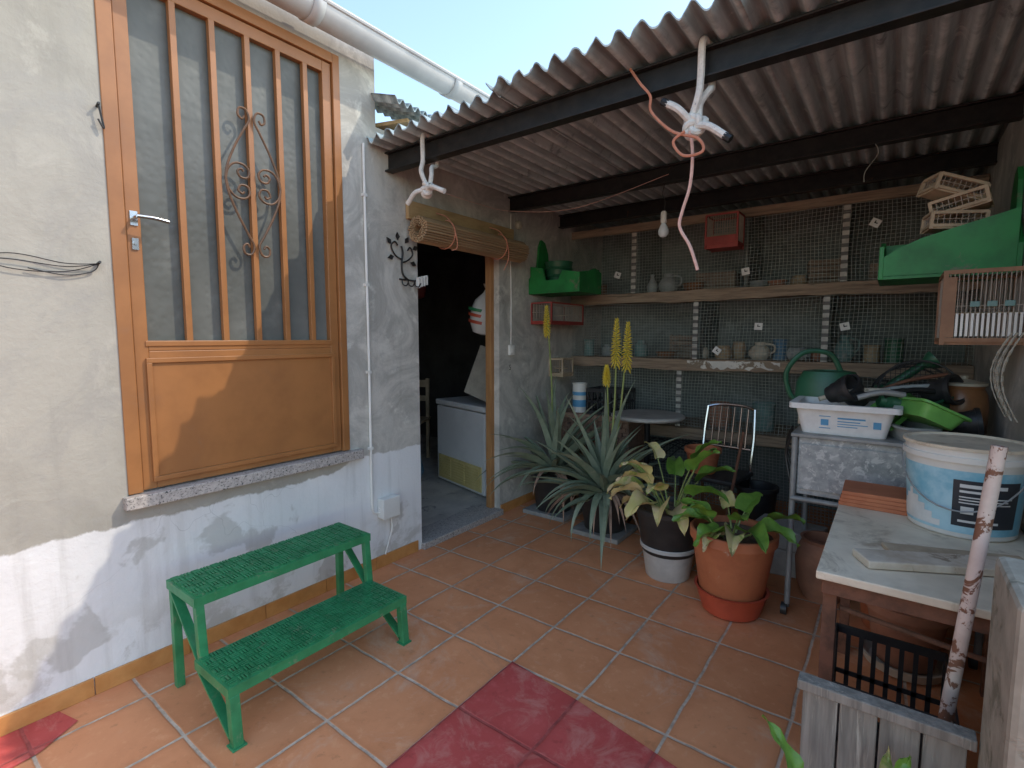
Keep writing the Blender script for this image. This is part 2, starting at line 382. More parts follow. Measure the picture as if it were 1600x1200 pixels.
# ------------------------------------------------------------------ house (left wall)
house = thing('house', 'rendered house wall with brown barred door, white painted base and dark open doorway', 'house', (0,0,0))
DY0, DY1, DZ0, DZ1 = .685, 1.735, .765, 2.885
OY0, OY1, OZ1 = 2.275, 3.11, 2.14
g = MB()
g.bx(-.3, 0, -4, DY0, 0, 3.02)
g.bx(-.3, 0, DY0, DY1, 0, DZ0-.03); g.bx(-.3, 0, DY0, DY1, DZ1, 3.02)
g.bx(-.3, 0, DY1, 1.97, 0, 3.02)
g.bx(-.11, 0, 1.97, OY0, 0, 2.60); g.bx(-.11, 0, OY0, OY1, OZ1, 2.60); g.bx(-.11, 0, OY1, 4.9, 0, 2.60)
build(g, 'wall', m_wall, house)
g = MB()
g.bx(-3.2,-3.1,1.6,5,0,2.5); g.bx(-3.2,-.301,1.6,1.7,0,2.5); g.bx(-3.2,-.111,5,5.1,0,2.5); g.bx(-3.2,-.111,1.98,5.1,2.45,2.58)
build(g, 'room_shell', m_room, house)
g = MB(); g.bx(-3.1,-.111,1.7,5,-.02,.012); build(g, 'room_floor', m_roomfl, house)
g = MB()
def trf(u, v):
    x = -.04 - u*2.2; y = -4 + v*5.95
    return (x, y, 3.055 + u*.72 + .035*abs(math.sin(v*5.95/.2*PI)))
g.sheet(trf, 10, 330); build(g, 'roof', m_rooftile, house, smooth=True, solid=.012)
segs = []; y = -3.9
while y < 2.2:
    segs.append((y, min(y+.338, 2.262))); y += .341
segs += [(3.12, 3.45), (3.453, 3.79), (3.793, 4.13)]
for a, bq in segs:
    if bq-a > .02:
        sk = MB(); sk.bx(0, .011, a, bq, 0, .072); build(sk, 'skirting_tile', m_skirt, house, bevel=.002)
g = MB(); g.bx(-.28, .045, .665, 1.80, DZ0-.055, DZ0-.004); build(g, 'sill', m_granite, house, bevel=.004)
g = MB(); g.bx(-.20, .035, OY0-.008, OY1+.008, .0, .045); build(g, 'threshold', m_granite, house, bevel=.004)
g = MB(); g.bx(-.08, .006, DY0, DY0+.052, DZ0, DZ1); g.bx(-.08, .006, DY1-.042, DY1, DZ0, DZ1); g.bx(-.08, .006, DY0+.052, DY1-.042, DZ1-.05, DZ1)
build(g, 'door_frame', m_brown, house, bevel=.003)
LY0, LY1, LZ0, LZ1 = DY0+.056, DY1-.046, DZ0+.004, DZ1-.054
GZ0, GZ1, GY0, GY1 = 1.375, LZ1-.055, LY0+.05, LY1-.05
g = MB(); g.bx(-.065, -.008, LY0, GY0, LZ0, LZ1); g.bx(-.065, -.008, GY1, LY1, LZ0, LZ1)
g.bx(-.065, -.008, GY0, GY1, GZ1, LZ1); g.bx(-.065, -.008, GY0, GY1, GZ0-.03, GZ0); g.bx(-.066, -.009, GY0, GY1, LZ0, GZ0-.03)
g.bx(-.02, -.003, GY0-.012, GY1+.012, GZ0-.012, GZ0+.012)
door = build(g, 'door', m_brown, house, bevel=.003)
g = MB()
a0, a1, b0, b1 = LY0+.035, LY1-.035, LZ0+.03, 1.315
g.bx(-.009, .006, a0, a1, b1-.02, b1); g.bx(-.009, .006, a0, a1, b0, b0+.02); g.bx(-.009, .006, a0, a0+.02, b0+.02, b1-.02); g.bx(-.009, .006, a1-.02, a1, b0+.02, b1-.02)
g.bx(-.010, -.004, a0+.02, a1-.02, b0+.02, b1-.02)
build(g, 'lower_panel', m_brown, door, bevel=.002)
g = MB(); g.bx(-.047, -.040, GY0, GY1, GZ0, GZ1); build(g, 'door_pane', m_glass, door)
for yb in (.947, 1.10, 1.252, 1.398, 1.54):
    g = MB(); g.bx(-.030, -.004, yb-.0125, yb+.0125, GZ0, GZ1); build(g, 'bar', m_brown, door, bevel=.002)
g = MB(); rr = .0052; yc = 1.252
for sg in (-1, 1):
    for up in (-1, 1):
        zc = 2.115
        f = lambda dy, dz: (.006, yc+sg*dy, zc+up*dz)
        path = [f(.128, 0), f(.118, .06), f(.082, .15), f(.035, .24), f(.012, .285), f(.025, .325), f(.055, .325), f(.062, .295), f(.045, .28), f(.034, .295)]
        g.tube(crv(path, 6), rr, 6)
        path = [f(.128, .0), f(.116, .045), f(.085, .075), f(.045, .075), f(.022, .05), f(.032, .02), f(.062, .018), f(.075, .042), f(.058, .055), f(.048, .045)]
        g.tube(crv(path, 6), rr, 6)
build(g, 'scroll_ornament', m_bronze, door, smooth=True)
hp = V((.0, LY0+.026, 1.875))
g = MB(); g.bx(-.008, -.003, hp.y-.013, hp.y+.013, hp.z-.03, hp.z+.026)
g.tube([(-.006, hp.y, hp.z), (.045, hp.y, hp.z)], .008, 10); g.tube(crv([(.045, hp.y-.005, hp.z), (.048, hp.y+.05, hp.z), (.045, hp.y+.105, hp.z-.006)], 6), .008, 10)
build(g, 'handle', m_chrome, door, smooth=True)
g = MB(); g.bx(-.008, -.002, hp.y-.011, hp.y+.011, 1.75, 1.795); g.tube([(-.006, hp.y, 1.775), (.004, hp.y, 1.775)], .008, 10); build(g, 'lock', m_chrome, door, smooth=True)
g = MB(); g.bx(-.105, -.05, OY1-.04, OY1, .046, OZ1); g.bx(-.105, -.05, OY0, OY0+.035, .046, OZ1); g.bx(-.105, -.05, OY0+.035, OY1-.04, OZ1-.05, OZ1)
build(g, 'doorway_frame', m_jamb, house, bevel=.003)
g = MB(); GX, GZ, gr = .13, 2.985, .078
def gut(u, v):
    a = PI + u*PI; return (GX+gr*math.cos(a), -4 + v*6.85, GZ+gr*math.sin(a))
g.sheet(gut, 18, 4)
g.tube([(GX+gr, -4, GZ), (GX+gr, 2.85, GZ)], .011, 8)
g.prism([(GX+gr*math.cos(PI+i*PI/16), GZ+gr*math.sin(PI+i*PI/16)) for i in range(17)], lambda a, b, y: (a, y, b), 2.846, 2.852)
gutter = build(g, 'gutter', m_gutter, house, smooth=True, solid=.003)
for yy in (.62, 1.50, 2.45):
    g = MB()
    g.sheet(lambda u, v: (GX+(gr+.005)*math.cos(PI+u*PI), yy-.03+v*.06, GZ+(gr+.005)*math.sin(PI+u*PI)), 18, 1)
    build(g, 'bracket', m_gutter, gutter, smooth=True, solid=.005)

def corr(mb, x0, x1, y0, y1, z0, z1, per, amp, th=.006, nv=6, ph=0, rag=0):
    n = max(6, int((x1-x0)/per*12))
    def fn(u, v, o): 
        x = x0+(x1-x0)*u; y = y0+(y1-y0)*v
        if rag and v == 0: y += rag*(math.sin(x*37)+.7*math.sin(x*91+1)+.5*math.sin(x*173))
        return (x, y, z0+(z1-z0)*v + amp*math.cos(2*PI*(x-ph)/per) + o + .003*math.sin(x*5+v*7))
    mb.sheet(lambda u, v: fn(u, v, th/2), n, nv)
    mb.sheet(lambda u, v: fn(1-u, v, -th/2), n, nv)
    for v in (0, 1):
        top = [fn(i/n, v, th/2) for i in range(n+1)]; bot = [fn(i/n, v, -th/2) for i in range(n+1)]
        mb.add(top+bot, [(i, i+1, n+2+i, n+1+i) for i in range(n)])
g = MB(); corr(g, -.45, .45, 1.93, 2.45, 0, 0, .09, .016)
g.v = [V((.02 + (p.y-2.2)*.75, 2.22+p.x*.62, 2.735 + p.z - (p.y-2.2)*.22 - p.x*.03)) for p in g.v]
single(g, 'corrugated_sheet', m_fibre, 'short loose corrugated sheet lying on top of the low wall under the gutter', 'roof sheet', smooth=True)
for i, (yy, zz, ln, lab) in enumerate(((2.02, 2.635, .34, 'thin wooden board end poking out below the loose corrugated sheet'), (2.36, 2.625, .30, 'short wooden board on the wall top behind the porch roof edge'))):
    g = MB(); g.bar((-.2, yy, zz), (.12, yy+.12, zz+.01), .11, .022); single(g, 'wood_board', m_wood, lab, 'board', bevel=.003)

# ------------------------------------------------------------------ porch roof
porch = thing('porch_roof', 'lean-to porch roof of grey corrugated sheets on black steel beams', 'roof', (1.4, 3.1, 2.37))
for i, (x0, x1, y0, dz) in enumerate(((-.13, .97, 1.90, 0), (.93, 2.03, 1.84, .008), (1.99, 3.09, 1.86, .0), (3.05, 4.4, 1.85, .008))):  # rightmost sheet is unseen, added to block sun coming in past the side
    g = MB(); corr(g, x0, x1, y0, 5.06, 2.504+dz, 2.500+dz, PER, .021, ph=.0, th=.007, rag=.006)
    build(g, 'roof_sheet', m_fibre, porch, smooth=True)
for yb, x1 in ((2.06, 3.05), (3.25, 2.849), (3.99, 2.849)):
    g = MB(); zb = 2.368
    g.bx(.0, x1, yb-.03, yb+.03, zb, zb+.009); g.bx(.0, x1, yb-.03, yb+.03, zb+.10, zb+.109); g.bx(.0, x1, yb-.004, yb+.004, zb+.009, zb+.10)
    build(g, 'beam', m_steel_black, porch, bevel=.002)
p = onz(838, 118, 2.56)
g = MB(); g.tube([(p.x, p.y+.0, 2.557), (p.x+.10, p.y+.30, 2.567)], .026, 12); g.tube([(p.x-.006, p.y-.02, 2.557), (p.x+.006, p.y+.02, 2.558)], .033, 12)
single(g, 'clay_pipe', m_rope_p, 'short salmon pink pipe lying on the porch roof edge', 'pipe', smooth=True)
g = MB(); p = onz(872, 138, 2.54); g.bar((p.x-.03, p.y, 2.547), (p.x+.09, p.y+.5, 2.552), .07, .03); single(g, 'wood_board', m_wood, 'wooden lath lying on the roof edge beside the pink pipe', 'board')
for i in range(3):
    x = 1.72+i*.33; g = MB()
    g.sheet(lambda u, v: (x+.09*math.cos(PI*u), 2.15+v*.4, 2.545+.075*math.sin(PI*u)), 10, 2)
    single(g, 'roof_tile', m_rooftile, ['curved red roof tile resting on the porch roof, the leftmost', 'curved red roof tile resting on the porch roof, the middle one', 'curved red roof tile resting on the porch roof, the rightmost'][i], 'roof tile', smooth=True, solid=.012)

g = MB(); g.bx(2.85, 3.1, 1.45, 5.1, 0, 2.478); single(g, 'side_wall', m_rwall, 'grey rendered side wall on the right under the porch', 'wall')  # front stretch is out of view, extended to keep sun off the floor
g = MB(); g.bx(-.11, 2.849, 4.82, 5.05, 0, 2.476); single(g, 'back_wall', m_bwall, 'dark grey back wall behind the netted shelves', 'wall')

# ------------------------------------------------------------------ netted shelves
YA = 4.22
av = thing('netted_shelves', 'built-in shelves closed with wire netting along the back wall', 'shelves', (1.4, YA, 0))
random.seed(31)
for z in (1.74, 1.185, .62):
    g = MB(); g.bx(.003, 2.845, YA+.012, 4.815, z-.02, z+.04); build(g, 'shelf', m_shelf, av)
    g = MB(); n = 40; top = [(.003+2.842*i/n, z+.042-random.uniform(0, .006)) for i in range(n+1)]; bot = [(.003+2.842*i/n, z-.052+random.uniform(0, .010)+.006*math.sin(i*.3)) for i in range(n+1)]
    g.prism(top+bot[::-1], lambda a, b, c: (a, c, b), YA-.03, YA+.0115); build(g, 'shelf_edge', m_shelf, av)
g = MB()
random.seed(12)
n = 26; top = [(1.10+.68*i/n, 1.219-random.uniform(0, .008)) for i in range(n+1)]; bot = [(1.10+.68*i/n, 1.145+random.uniform(0, .03)) for i in range(n+1)]
g.prism(top+bot[::-1], lambda a, b, c: (a, c, b), YA-.034, YA-.0305); build(g, 'paint_patch', m_shelfw, av)
g = MB(); g.bx(.003, 2.845, YA-.03, YA+.01, 2.30, 2.365); build(g, 'top_rail', m_shelf, av, bevel=.003)
for xq, za, zb in ((.61, 1.785, 2.30), (2.14, 1.785, 2.30), (1.15, 1.228, 1.688), (2.05, 1.228, 1.688), (1.03, .665, 1.133), (1.95, .665, 1.133)):
    g = MB(); g.bx(xq-.02, xq+.02, YA-.012, YA-.008, za, zb); g.bx(xq-.02, xq-.017, YA-.008, YA+.03, za, zb)
    build(g, 'slotted_post', m_slot, av)
for i, (za, zb) in enumerate(((1.785, 2.30), (1.228, 1.688), (.665, 1.133), (.05, .568))):
    g = MB(); w = .0015; st = .025
    x = .01
    while x < 2.84:
        pts = [(x+.005*math.sin(k*.9+x*7), YA-.004+.006*math.sin(k*.7+x*3), za+(zb-za)*k/6) for k in range(7)]
        g.tube(pts, w, 4); x += st
    z = za+.01
    while z < zb:
        pts = [(.004+2.84*k/24, YA-.0073+.006*math.sin((z-za)/(zb-za)*4.2+(.01+2.84*k/24)*3), z+.005*math.sin(k*.8+z*11)) for k in range(25)]
        g.tube(pts, w, 4); z += st
    build(g, 'netting', m_wire, av)
for xq in (.62, 1.5, 2.14):
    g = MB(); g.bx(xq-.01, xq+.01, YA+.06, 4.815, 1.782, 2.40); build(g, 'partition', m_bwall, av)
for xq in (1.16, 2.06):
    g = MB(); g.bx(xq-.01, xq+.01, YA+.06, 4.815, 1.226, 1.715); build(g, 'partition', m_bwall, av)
tags = [(965, 430, 20, 'on the left of the top shelf netting'), (1165, 424, -8, 'near the middle of the top shelf netting'), (1368, 348, 30, 'high up on the right of the top shelf netting'), (1185, 510, 4, 'left of the two on the middle netting'), (1320, 510, -12, 'right of the two on the middle netting'), (1120, 548, 35, 'low down by the ochre pots')]
for px, py, rot, lab in tags:
    p = ony(px, py, YA-.018); mr = Matrix.Rotation(R(rot), 3, 'Y')
    tg = thing('paper_tag', 'small white paper tag ' + lab, 'tag', p, 'paper tags on the netting')
    g = MB(); g.obox(p, (.056, .002, .052), mr); build(g, 'paper', m_tag, tg)
    g = MB(); g.obox(p + mr @ V((.004, -.002, .0)), (.018, .0015, .006), mr); g.obox(p + mr @ V((-.004, -.0021, .005)), (.006, .0016, .018), mr); build(g, 'print', m_ink, tg)

def vessel(kind, px, z, y, h, r, mat, label, cat, tilt=0):
    p = ony(px, 500, y); g = MB(); c = (p.x, y, z)
    prof = {'jug': [(.6,0),(.95,.25),(1,.45),(.75,.7),(.42,.82),(.5,1),(.42,1),(.34,.82)],
            'vase': [(.6,0),(.9,.2),(1,.4),(.5,.7),(.28,.85),(.36,1),(.28,1)],
            'bowl': [(.5,0),(.8,.3),(1,1),(.93,1),(.7,.3),(0,.2)],
            'pot': [(.75,0),(1,.35),(.95,.7),(.7,.9),(.78,1),(.68,1),(.62,.85)],
            'can': [(.9,0),(.9,.9),(1,.92),(1,1),(.85,1),(.85,.1)],
            'bottle': [(.9,0),(1,.05),(1,.55),(.35,.75),(.32,.95),(.4,1),(0,1)],
            'jar': [(.8,0),(1,.06),(1,.7),(.6,.86),(.6,1),(.5,1)]}[kind]
    mr = None
    if tilt: mr = Matrix.Rotation(R(tilt), 3, 'Z') @ Matrix.Rotation(R(86), 3, 'Y'); c = (p.x-h/2, y, z+r)
    g.lathe(c, [(a*r, b*h) for a, b in prof], 20, mr)
    if kind == 'jug' and not tilt: g.tube(crv([(p.x+r*.45, y, z+h*.9), (p.x+r*1.25, y, z+h*.8), (p.x+r*1.3, y, z+h*.5), (p.x+r*.9, y, z+h*.35)], 5), r*.1, 6)
    return single(g, {'jug':'jug','vase':'vase','bowl':'bowl','pot':'clay_pot','can':'tin_can','jar':'jar','bottle':'bottle'}[kind], mat, label, cat, smooth=True)
T1, T2, T3 = 1.781, 1.226, .661
for a in (
 ('vase', 1018, T1, 4.40, .17, .05, m_bluegrey, 'slim blue grey vase on the top shelf, left of the round jug', 'vase'),
 ('jug', 1043, T1, 4.42, .17, .085, m_bluegrey, 'round blue grey jug on the top shelf behind the netting', 'jug'),
 ('bowl', 1082, T1, 4.38, .07, .09, m_jar, 'low brown bowl on the top shelf right of the round jug', 'bowl'),
 ('bowl', 1182, T1, 4.42, .06, .08, m_bluegrey, 'shallow grey bowl on the middle of the top shelf', 'bowl'),
 ('bowl', 1212, T1, 4.36, .05, .07, m_terra_d, 'shallow reddish bowl right of the grey bowl on the top shelf', 'bowl'),
 ('pot', 1245, T1, 4.5, .09, .06, m_ochre, 'small clay pot at the right of the top shelf', 'pot'),
 ('can', 940, T1, 4.5, .12, .05, m_jar, 'brown tin at the left end of the top shelf', 'tin'),
 ('can', 921, T2, 4.40, .16, .055, m_dteal, 'blue green tin at the left end of the middle shelf', 'tin'),
 ('jar', 950, T2, 4.5, .11, .05, m_bluegrey, 'blue grey jar right of the leftmost tin on the middle shelf', 'jar'),
 ('bottle', 972, T2, 4.36, .15, .032, m_dkgreen, 'dark green bottle lying between two jars on the middle shelf', 'bottle', 25),
 ('jar', 1003, T2, 4.42, .15, .06, m_dteal, 'teal jar on the middle shelf left of the ochre pots', 'jar'),
 ('bowl', 1042, T2, 4.40, .05, .09, m_jar, 'brown bowl right of the teal jar on the middle shelf', 'bowl'),
 ('pot', 1098, T2, 4.42, .09, .06, m_cream, 'cream pot on the middle shelf left of the ochre pots', 'pot'),
 ('pot', 1132, T2, 4.34, .11, .065, m_ochre, 'left one of two ochre clay pots on the middle shelf', 'pot'),
 ('pot', 1156, T2, 4.50, .14, .06, m_ochre, 'right one of two ochre clay pots on the middle shelf', 'pot'),
 ('jug', 1189, T2, 4.36, .14, .08, m_cream, 'round cream and brown jug on the middle shelf', 'jug'),
 ('can', 1221, T2, 4.45, .16, .055, m_blue, 'blue tin on the middle shelf right of the round cream jug', 'tin'),
 ('jar', 1253, T2, 4.36, .14, .05, m_bluegrey, 'grey jar lying on its side right of the blue tin', 'jar', -20),
 ('bowl', 1283, T2, 4.44, .06, .07, m_terra_d, 'reddish bowl left of the tall teal jug', 'bowl'),
 ('jug', 1322, T2, 4.40, .19, .065, m_dteal, 'tall teal jug on the right half of the middle shelf', 'jug'),
 ('can', 1365, T2, 4.5, .12, .055, m_ochre, 'ochre tin right of the tall teal jug', 'tin'),
 ('can', 1400, T2, 4.40, .17, .06, m_dkgreen, 'dark green tin at the right end of the middle shelf', 'tin'),
 ('pot', 1130, T3, 4.45, .2, .1, m_terra_d, 'dark clay pot on the lowest shelf behind the chair', 'pot'),
 ('can', 1200, T3, 4.45, .22, .09, m_dteal, 'teal bucket on the lowest shelf behind the chair', 'bucket')): vessel(*a)
def slats(name, px, z, y, w, h, d, rz, mat, label, cat):
    p = ony(px, 500, y); g = MB(); mr = Matrix.Rotation(R(rz), 3, 'Z'); n = 4
    for i in range(n):
        zz = z+.004+(h-.008)*(i+.5)/n
        for s_ in (-1, 1):
            g.obox(V((p.x, y, zz)) + mr @ V((0, s_*d/2, 0)), (w, .01, h/n*.8), mr); g.obox(V((p.x, y, zz)) + mr @ V((s_*w/2, 0, 0)), (.01, d-.012, h/n*.78), mr)
    for a in (-1, 1):
        for b in (-1, 1): g.obox(V((p.x, y, z+h/2)) + mr @ V((a*(w/2-.012), b*(d/2-.012), 0)), (.016, .016, h), mr)
    g.obox((p.x, y, z+.004), (w, d, .008), mr)
    single(g, name, mat, label, cat)
slats('nest_box', 1120, T1, 4.55, .30, .16, .25, 4, m_dustwood, 'dusty slatted nest box at the middle of the top shelf', 'box')
slats('nest_box', 1395, T1, 4.52, .26, .14, .25, -8, m_dustwood, 'dusty slatted nest box at the right end of the top shelf', 'box')
slats('nest_box', 1283, T1, 4.56, .20, .20, .22, 10, m_dustwood, 'taller slatted nest box right of the small clay pot', 'box')
slats('nest_box', 1075, T2, 4.66, .24, .20, .2, -6, m_dustwood, 'slatted nest box behind the cream pot on the middle shelf', 'box')
g = MB()
for k in range(7):
    x0 = .35+.05*k; g.tube(crv([(x0, 4.175, .58+.01*k), (x0+.2, 4.16, .50-.03*k), (x0+.5, 4.17, .55), (x0+.8, 4.165, .46+.02*k)], 8), .004, 5)
single(g, 'cable_bundle', m_black_pl, 'loose dark cables draped below the lowest shelf', 'cables', smooth=True)

# ------------------------------------------------------------------ bamboo blind
bl = thing('rolled_blind', 'rolled up bamboo blind hung over the dark doorway', 'blind', (.1, 2.73, 2.0))
random.seed(3)
g = MB(); y0, y1 = 2.18, 3.24; cx, cz = .105, 2.055; N = 150; ro = [random.uniform(-.0018, .0018) for _ in range(N+1)]
pts = []
for i in range(N+1):
    s = i/N; a = s*2*PI*5.0 + .6; r = .024 + .056*s + ro[i]; pts.append((cx+r*math.cos(a), cz+r*math.sin(a)))
for i in range(N):
    (xa, za), (xb, zb) = pts[i], pts[i+1]; j = random.uniform(-.006, .006); k = random.uniform(-.006, .006)
    g.tube([(xa, y0+j, za), (xa, y1+k, za)], min(.0072, math.hypot(xb-xa, zb-za)*.44), 6)
build(g, 'blind_roll', m_bamboo, bl, smooth=True)
g = MB(); g.bx(.004, .03, 2.18, 3.26, 2.125, 2.235); build(g, 'headrail', m_wood, bl, bevel=.003)
for yy in (2.42, 2.96):
    g = MB(); g.tube([(cx + .089*math.cos(a), yy, cz+.089*math.sin(a)) for a in [R(q) for q in range(-200, 100, 15)]] , .004, 6); g.tube(crv([(.03, yy, 2.2), (.12, yy+.01, 2.16), (.195, yy, 2.06), (.19, yy+.02, 1.97), (.17, yy-.01, 1.88 if yy > 2.6 else 1.95)], 6), .0035, 6)
    build(g, 'pull_cord', m_rope_o, bl, smooth=True)

# ------------------------------------------------------------------ step stool
st = thing('step_stool', 'green metal two step stool with studded treads against the white wall', 'step stool', (.45, 1.13, 0))
def tread(x0, x1, y0, y1, z):
    g = MB(); g.bx(x0, x1, y0, y1, z-.006, z)
    g.bx(x0, x0+.006, y0, y1, z-.035, z-.006); g.bx(x1-.006, x1, y0, y1, z-.035, z-.006); g.bx(x0+.006, x1-.006, y0, y0+.006, z-.035, z-.006); g.bx(x0+.006, x1-.006, y1-.006, y1, z-.035, z-.006)
    nx, ny = 7, 21; sx, sy = (x1-x0-.012)/nx, (y1-y0-.012)/ny
    for i in range(nx):
        for j in range(ny):
            cxx, cyy = x0+.006+sx*(i+.5), y0+.006+sy*(j+.5)
            for d in (-1, 0, 1):
                if (i+j) % 2: c_, s_ = (cxx, cyy+d*.011, z+.003), (.027, .0060, .0062)
                else: c_, s_ = (cxx+d*.011, cyy, z+.003), (.0060, .027, .0062)
                g.obox(c_, s_)
    build(g, 'tread', m_green, st)
SY0, SY1 = .735, 1.525
tread(.19, .445, SY0, SY1, .445); tread(.445, .71, SY0-.01, SY1-.01, .215)
for yy in (SY0+.02, SY1-.02):
    g = MB(); g.bar((.21, yy, .41), (.21, yy, 0), .03, .03); build(g, 'leg', m_green, st, bevel=.002)
    g = MB(); g.bar((.43, yy, .41), (.45, yy, .178), .03, .03); build(g, 'upright', m_green, st, bevel=.002)
    g = MB(); g.bar((.215, yy, .40), (.44, yy, .19), .034, .01); build(g, 'brace', m_green, st)
    yy2 = yy-.01
    g = MB(); g.bar((.695, yy2, .18), (.71, yy2, .004), .034, .034); g.bx(.685, .735, yy2-.025, yy2+.025, 0, .006); build(g, 'leg', m_green, st, bevel=.002)
    g = MB(); g.bar((.46, yy2, .175), (.70, yy2, .02), .034, .01); build(g, 'brace', m_green, st)

# ------------------------------------------------------------------ wall fittings
g = MB(); y = onx(575, 600, 0).y
g.tube(crv([(.012, y, 2.48), (.012, y, 2.0), (.012, y+.002, 1.4), (.012, y, .9), (.012, y-.002, .40)], 5), .008, 8)
for z in (2.2, 1.7, 1.2, .75): g.bx(0, .02, y-.013, y+.013, z-.008, z+.008)
cp = onx(602, 790, 0)
g.tube(crv([(.012, y, .40), (.012, y+.01, .36), (.02, y+.05, .35), (.025, cp.y-.06, cp.z)], 5), .008, 8)
single(g, 'conduit', m_white_pl, 'white cable conduit running down the wall beside the brown door', 'conduit', smooth=True)
jb = thing('junction_box', 'white square junction box low on the wall left of the doorway', 'junction box', cp)
g = MB(); g.bx(.001, .055, cp.y-.062, cp.y+.062, cp.z-.06, cp.z+.06); build(g, 'body', m_white_pl, jb, bevel=.006)
g = MB(); g.bx(.056, .064, cp.y-.064, cp.y+.064, cp.z-.062, cp.z+.062); build(g, 'lid', m_white_pl, jb, bevel=.004)
g = MB(); g.tube(crv([(.03, cp.y+.02, cp.z-.06), (.025, cp.y+.03, cp.z-.14), (.015, cp.y+.02, cp.z-.2), (.015, cp.y-.02, .075)], 6), .006, 6)
single(g, 'cable', m_white_pl, 'white cable hanging down from the junction box to the skirting', 'cable', smooth=True)
sw = onx(797, 547, 0)
t_ = thing('light_switch', 'white light switch on the wall right of the doorway', 'light switch', sw)
g = MB(); g.bx(0.001, .025, sw.y-.03, sw.y+.03, sw.z-.04, sw.z+.04); build(g, 'plate', m_white_pl, t_, bevel=.004)
g = MB(); g.bx(.0255, .031, sw.y-.016, sw.y+.016, sw.z-.02, sw.z+.02); build(g, 'rocker', m_white_pl, t_, bevel=.002)
g = MB(); g.tube(crv([(.008, sw.y, sw.z+.045), (.008, sw.y+.004, 1.7), (.008, sw.y-.003, 2.0), (.008, sw.y, 2.35)], 6), .005, 6)
single(g, 'cable', m_white_pl, 'thin pale cable running up the wall from the light switch', 'cable', smooth=True)
p = onx(808, 352, 0); g = MB(); g.lathe(p, [(.03, 0), (.034, .02), (.025, .035), (0, .04)], 16, Matrix.Rotation(R(90), 3, 'Y')); single(g, 'ceramic_knob', m_cream, 'round cream ceramic knob on the wall above the blind end', 'knob', smooth=True)  # round ceramic knob fixed to the wall
p = onx(628, 400, .015)
hk = thing('wall_hook', 'black wrought iron hook rack with leaves on the wall left of the doorway', 'hook rack', p)
g = MB(); q = lambda dy, dz, x=.012: (x, p.y+dy, p.z+dz)
g.tube(crv([q(0, .06), q(.01, .02), q(0, -.05), q(.01, -.11), q(.05, -.14)], 6), .006, 6)
g.tube(crv([q(0, -.02), q(-.05, .0), q(-.08, .05), q(-.05, .08), q(-.03, .06)], 6), .005, 6)
g.tube(crv([q(0, -.04), q(.05, -.02), q(.09, .02), q(.07, .06), q(.05, .04)], 6), .005, 6)
g.tube(crv([q(-.02, -.14), q(.05, -.14), q(.12, -.14), q(.19, -.14)], 6), .005, 6)
for k in range(3): g.tube(crv([q(.05*k, -.14), q(.05*k, -.17, .02), q(.05*k, -.18, .05), q(.05*k, -.16, .07)], 5), .004, 6)
build(g, 'rod', m_iron, hk, smooth=True)
g = MB()
for dy, dz, an in ((-.08, .06, 2.3), (-.03, .09, 1.6), (.03, .08, 1.0), (.09, .05, .5), (-.06, -.01, 3.4), (.07, -.03, -.3)):
    m2 = Matrix.Rotation(an, 3, 'X'); c = V(q(dy, dz))
    g.add([c, c+m2 @ V((.004, .022, .016)), c+m2 @ V((0, .05, 0)), c+m2 @ V((.004, .022, -.016))], [(0, 1, 2), (0, 2, 3)])
build(g, 'leaf', m_iron, hk, solid=.003)
for k in range(4):
    g = MB(); yq = p.y+.115+k*.022; g.bx(.018, .030, yq-.005, yq+.005, p.z-.185+.008*k, p.z-.12+.006*k); g.bx(.032, .044, yq-.005, yq+.005, p.z-.185+.008*k, p.z-.12+.006*k); g.bx(.0295, .0325, yq-.004, yq+.004, p.z-.155, p.z-.14)
    single(g, 'clothes_peg', m_white_pl, 'white clothes peg clipped to the black iron hook rack', 'clothes peg', 'clothes pegs on the iron rack')
p = onx(152, 175, 0); g = MB(); g.tube([(0, p.y, p.z+.02), (.03, p.y-.002, p.z+.025)], .005, 6); g.tube(crv([(.02, p.y, p.z+.02), (.02, p.y+.006, p.z-.02), (.018, p.y+.012, p.z-.06), (.018, p.y-.004, p.z-.03)], 5), .0035, 6)
single(g, 'wall_nail', m_iron, 'dark nail with a bent wire high on the cream wall left of the door', 'nail', smooth=True)
p = onx(152, 413, 0); g = MB(); g.tube([(0, p.y, p.z), (.035, p.y, p.z+.006)], .005, 6)
for k, dz in enumerate((0, .02, -.03)): g.tube(crv([(.02, p.y, p.z+.0), (.014, p.y-.1, p.z-.02+dz*.6), (.012, p.y-.25, p.z-.01+dz), (.012, p.y-.42, p.z-.02-dz), (.012, p.y-.62, p.z-.04+dz)], 8), .0018, 5)
g.tube(crv([(.02, p.y, p.z), (.012, p.y-.02, p.z-.03), (.012, p.y-.10, p.z-.05), (.012, p.y-.2, p.z-.035)], 6), .002, 5)
single(g, 'wire_coil', m_iron, 'thin dark wire looped over a nail at the left edge of the wall', 'wire', smooth=True)

def text_mesh(s, size):
    cu = bpy.data.curves.new('txt', 'FONT'); cu.body = s; cu.size = size; o = bpy.data.objects.new('txt', cu)
    col.objects.link(o); bpy.context.view_layer.update()
    me = bpy.data.meshes.new_from_object(o.evaluated_get(bpy.context.evaluated_depsgraph_get()))
    vs = [v.co.copy() for v in me.vertices]; fs = [tuple(q.vertices) for q in me.polygons]
    bpy.data.objects.remove(o); return vs, fs
for s, px, py, lab in (('5', 797, 574, 'small dark figure 5 written on the wall below the light switch'),):
    vs, fs = text_mesh(s, .06); p = onx(px, py, .002); g = MB(); g.add([(.0025, p.y+v.x-.015, p.z+v.y-.02) for v in vs], fs)
    single(g, 'wall_numeral', m_ink, lab, 'numeral')

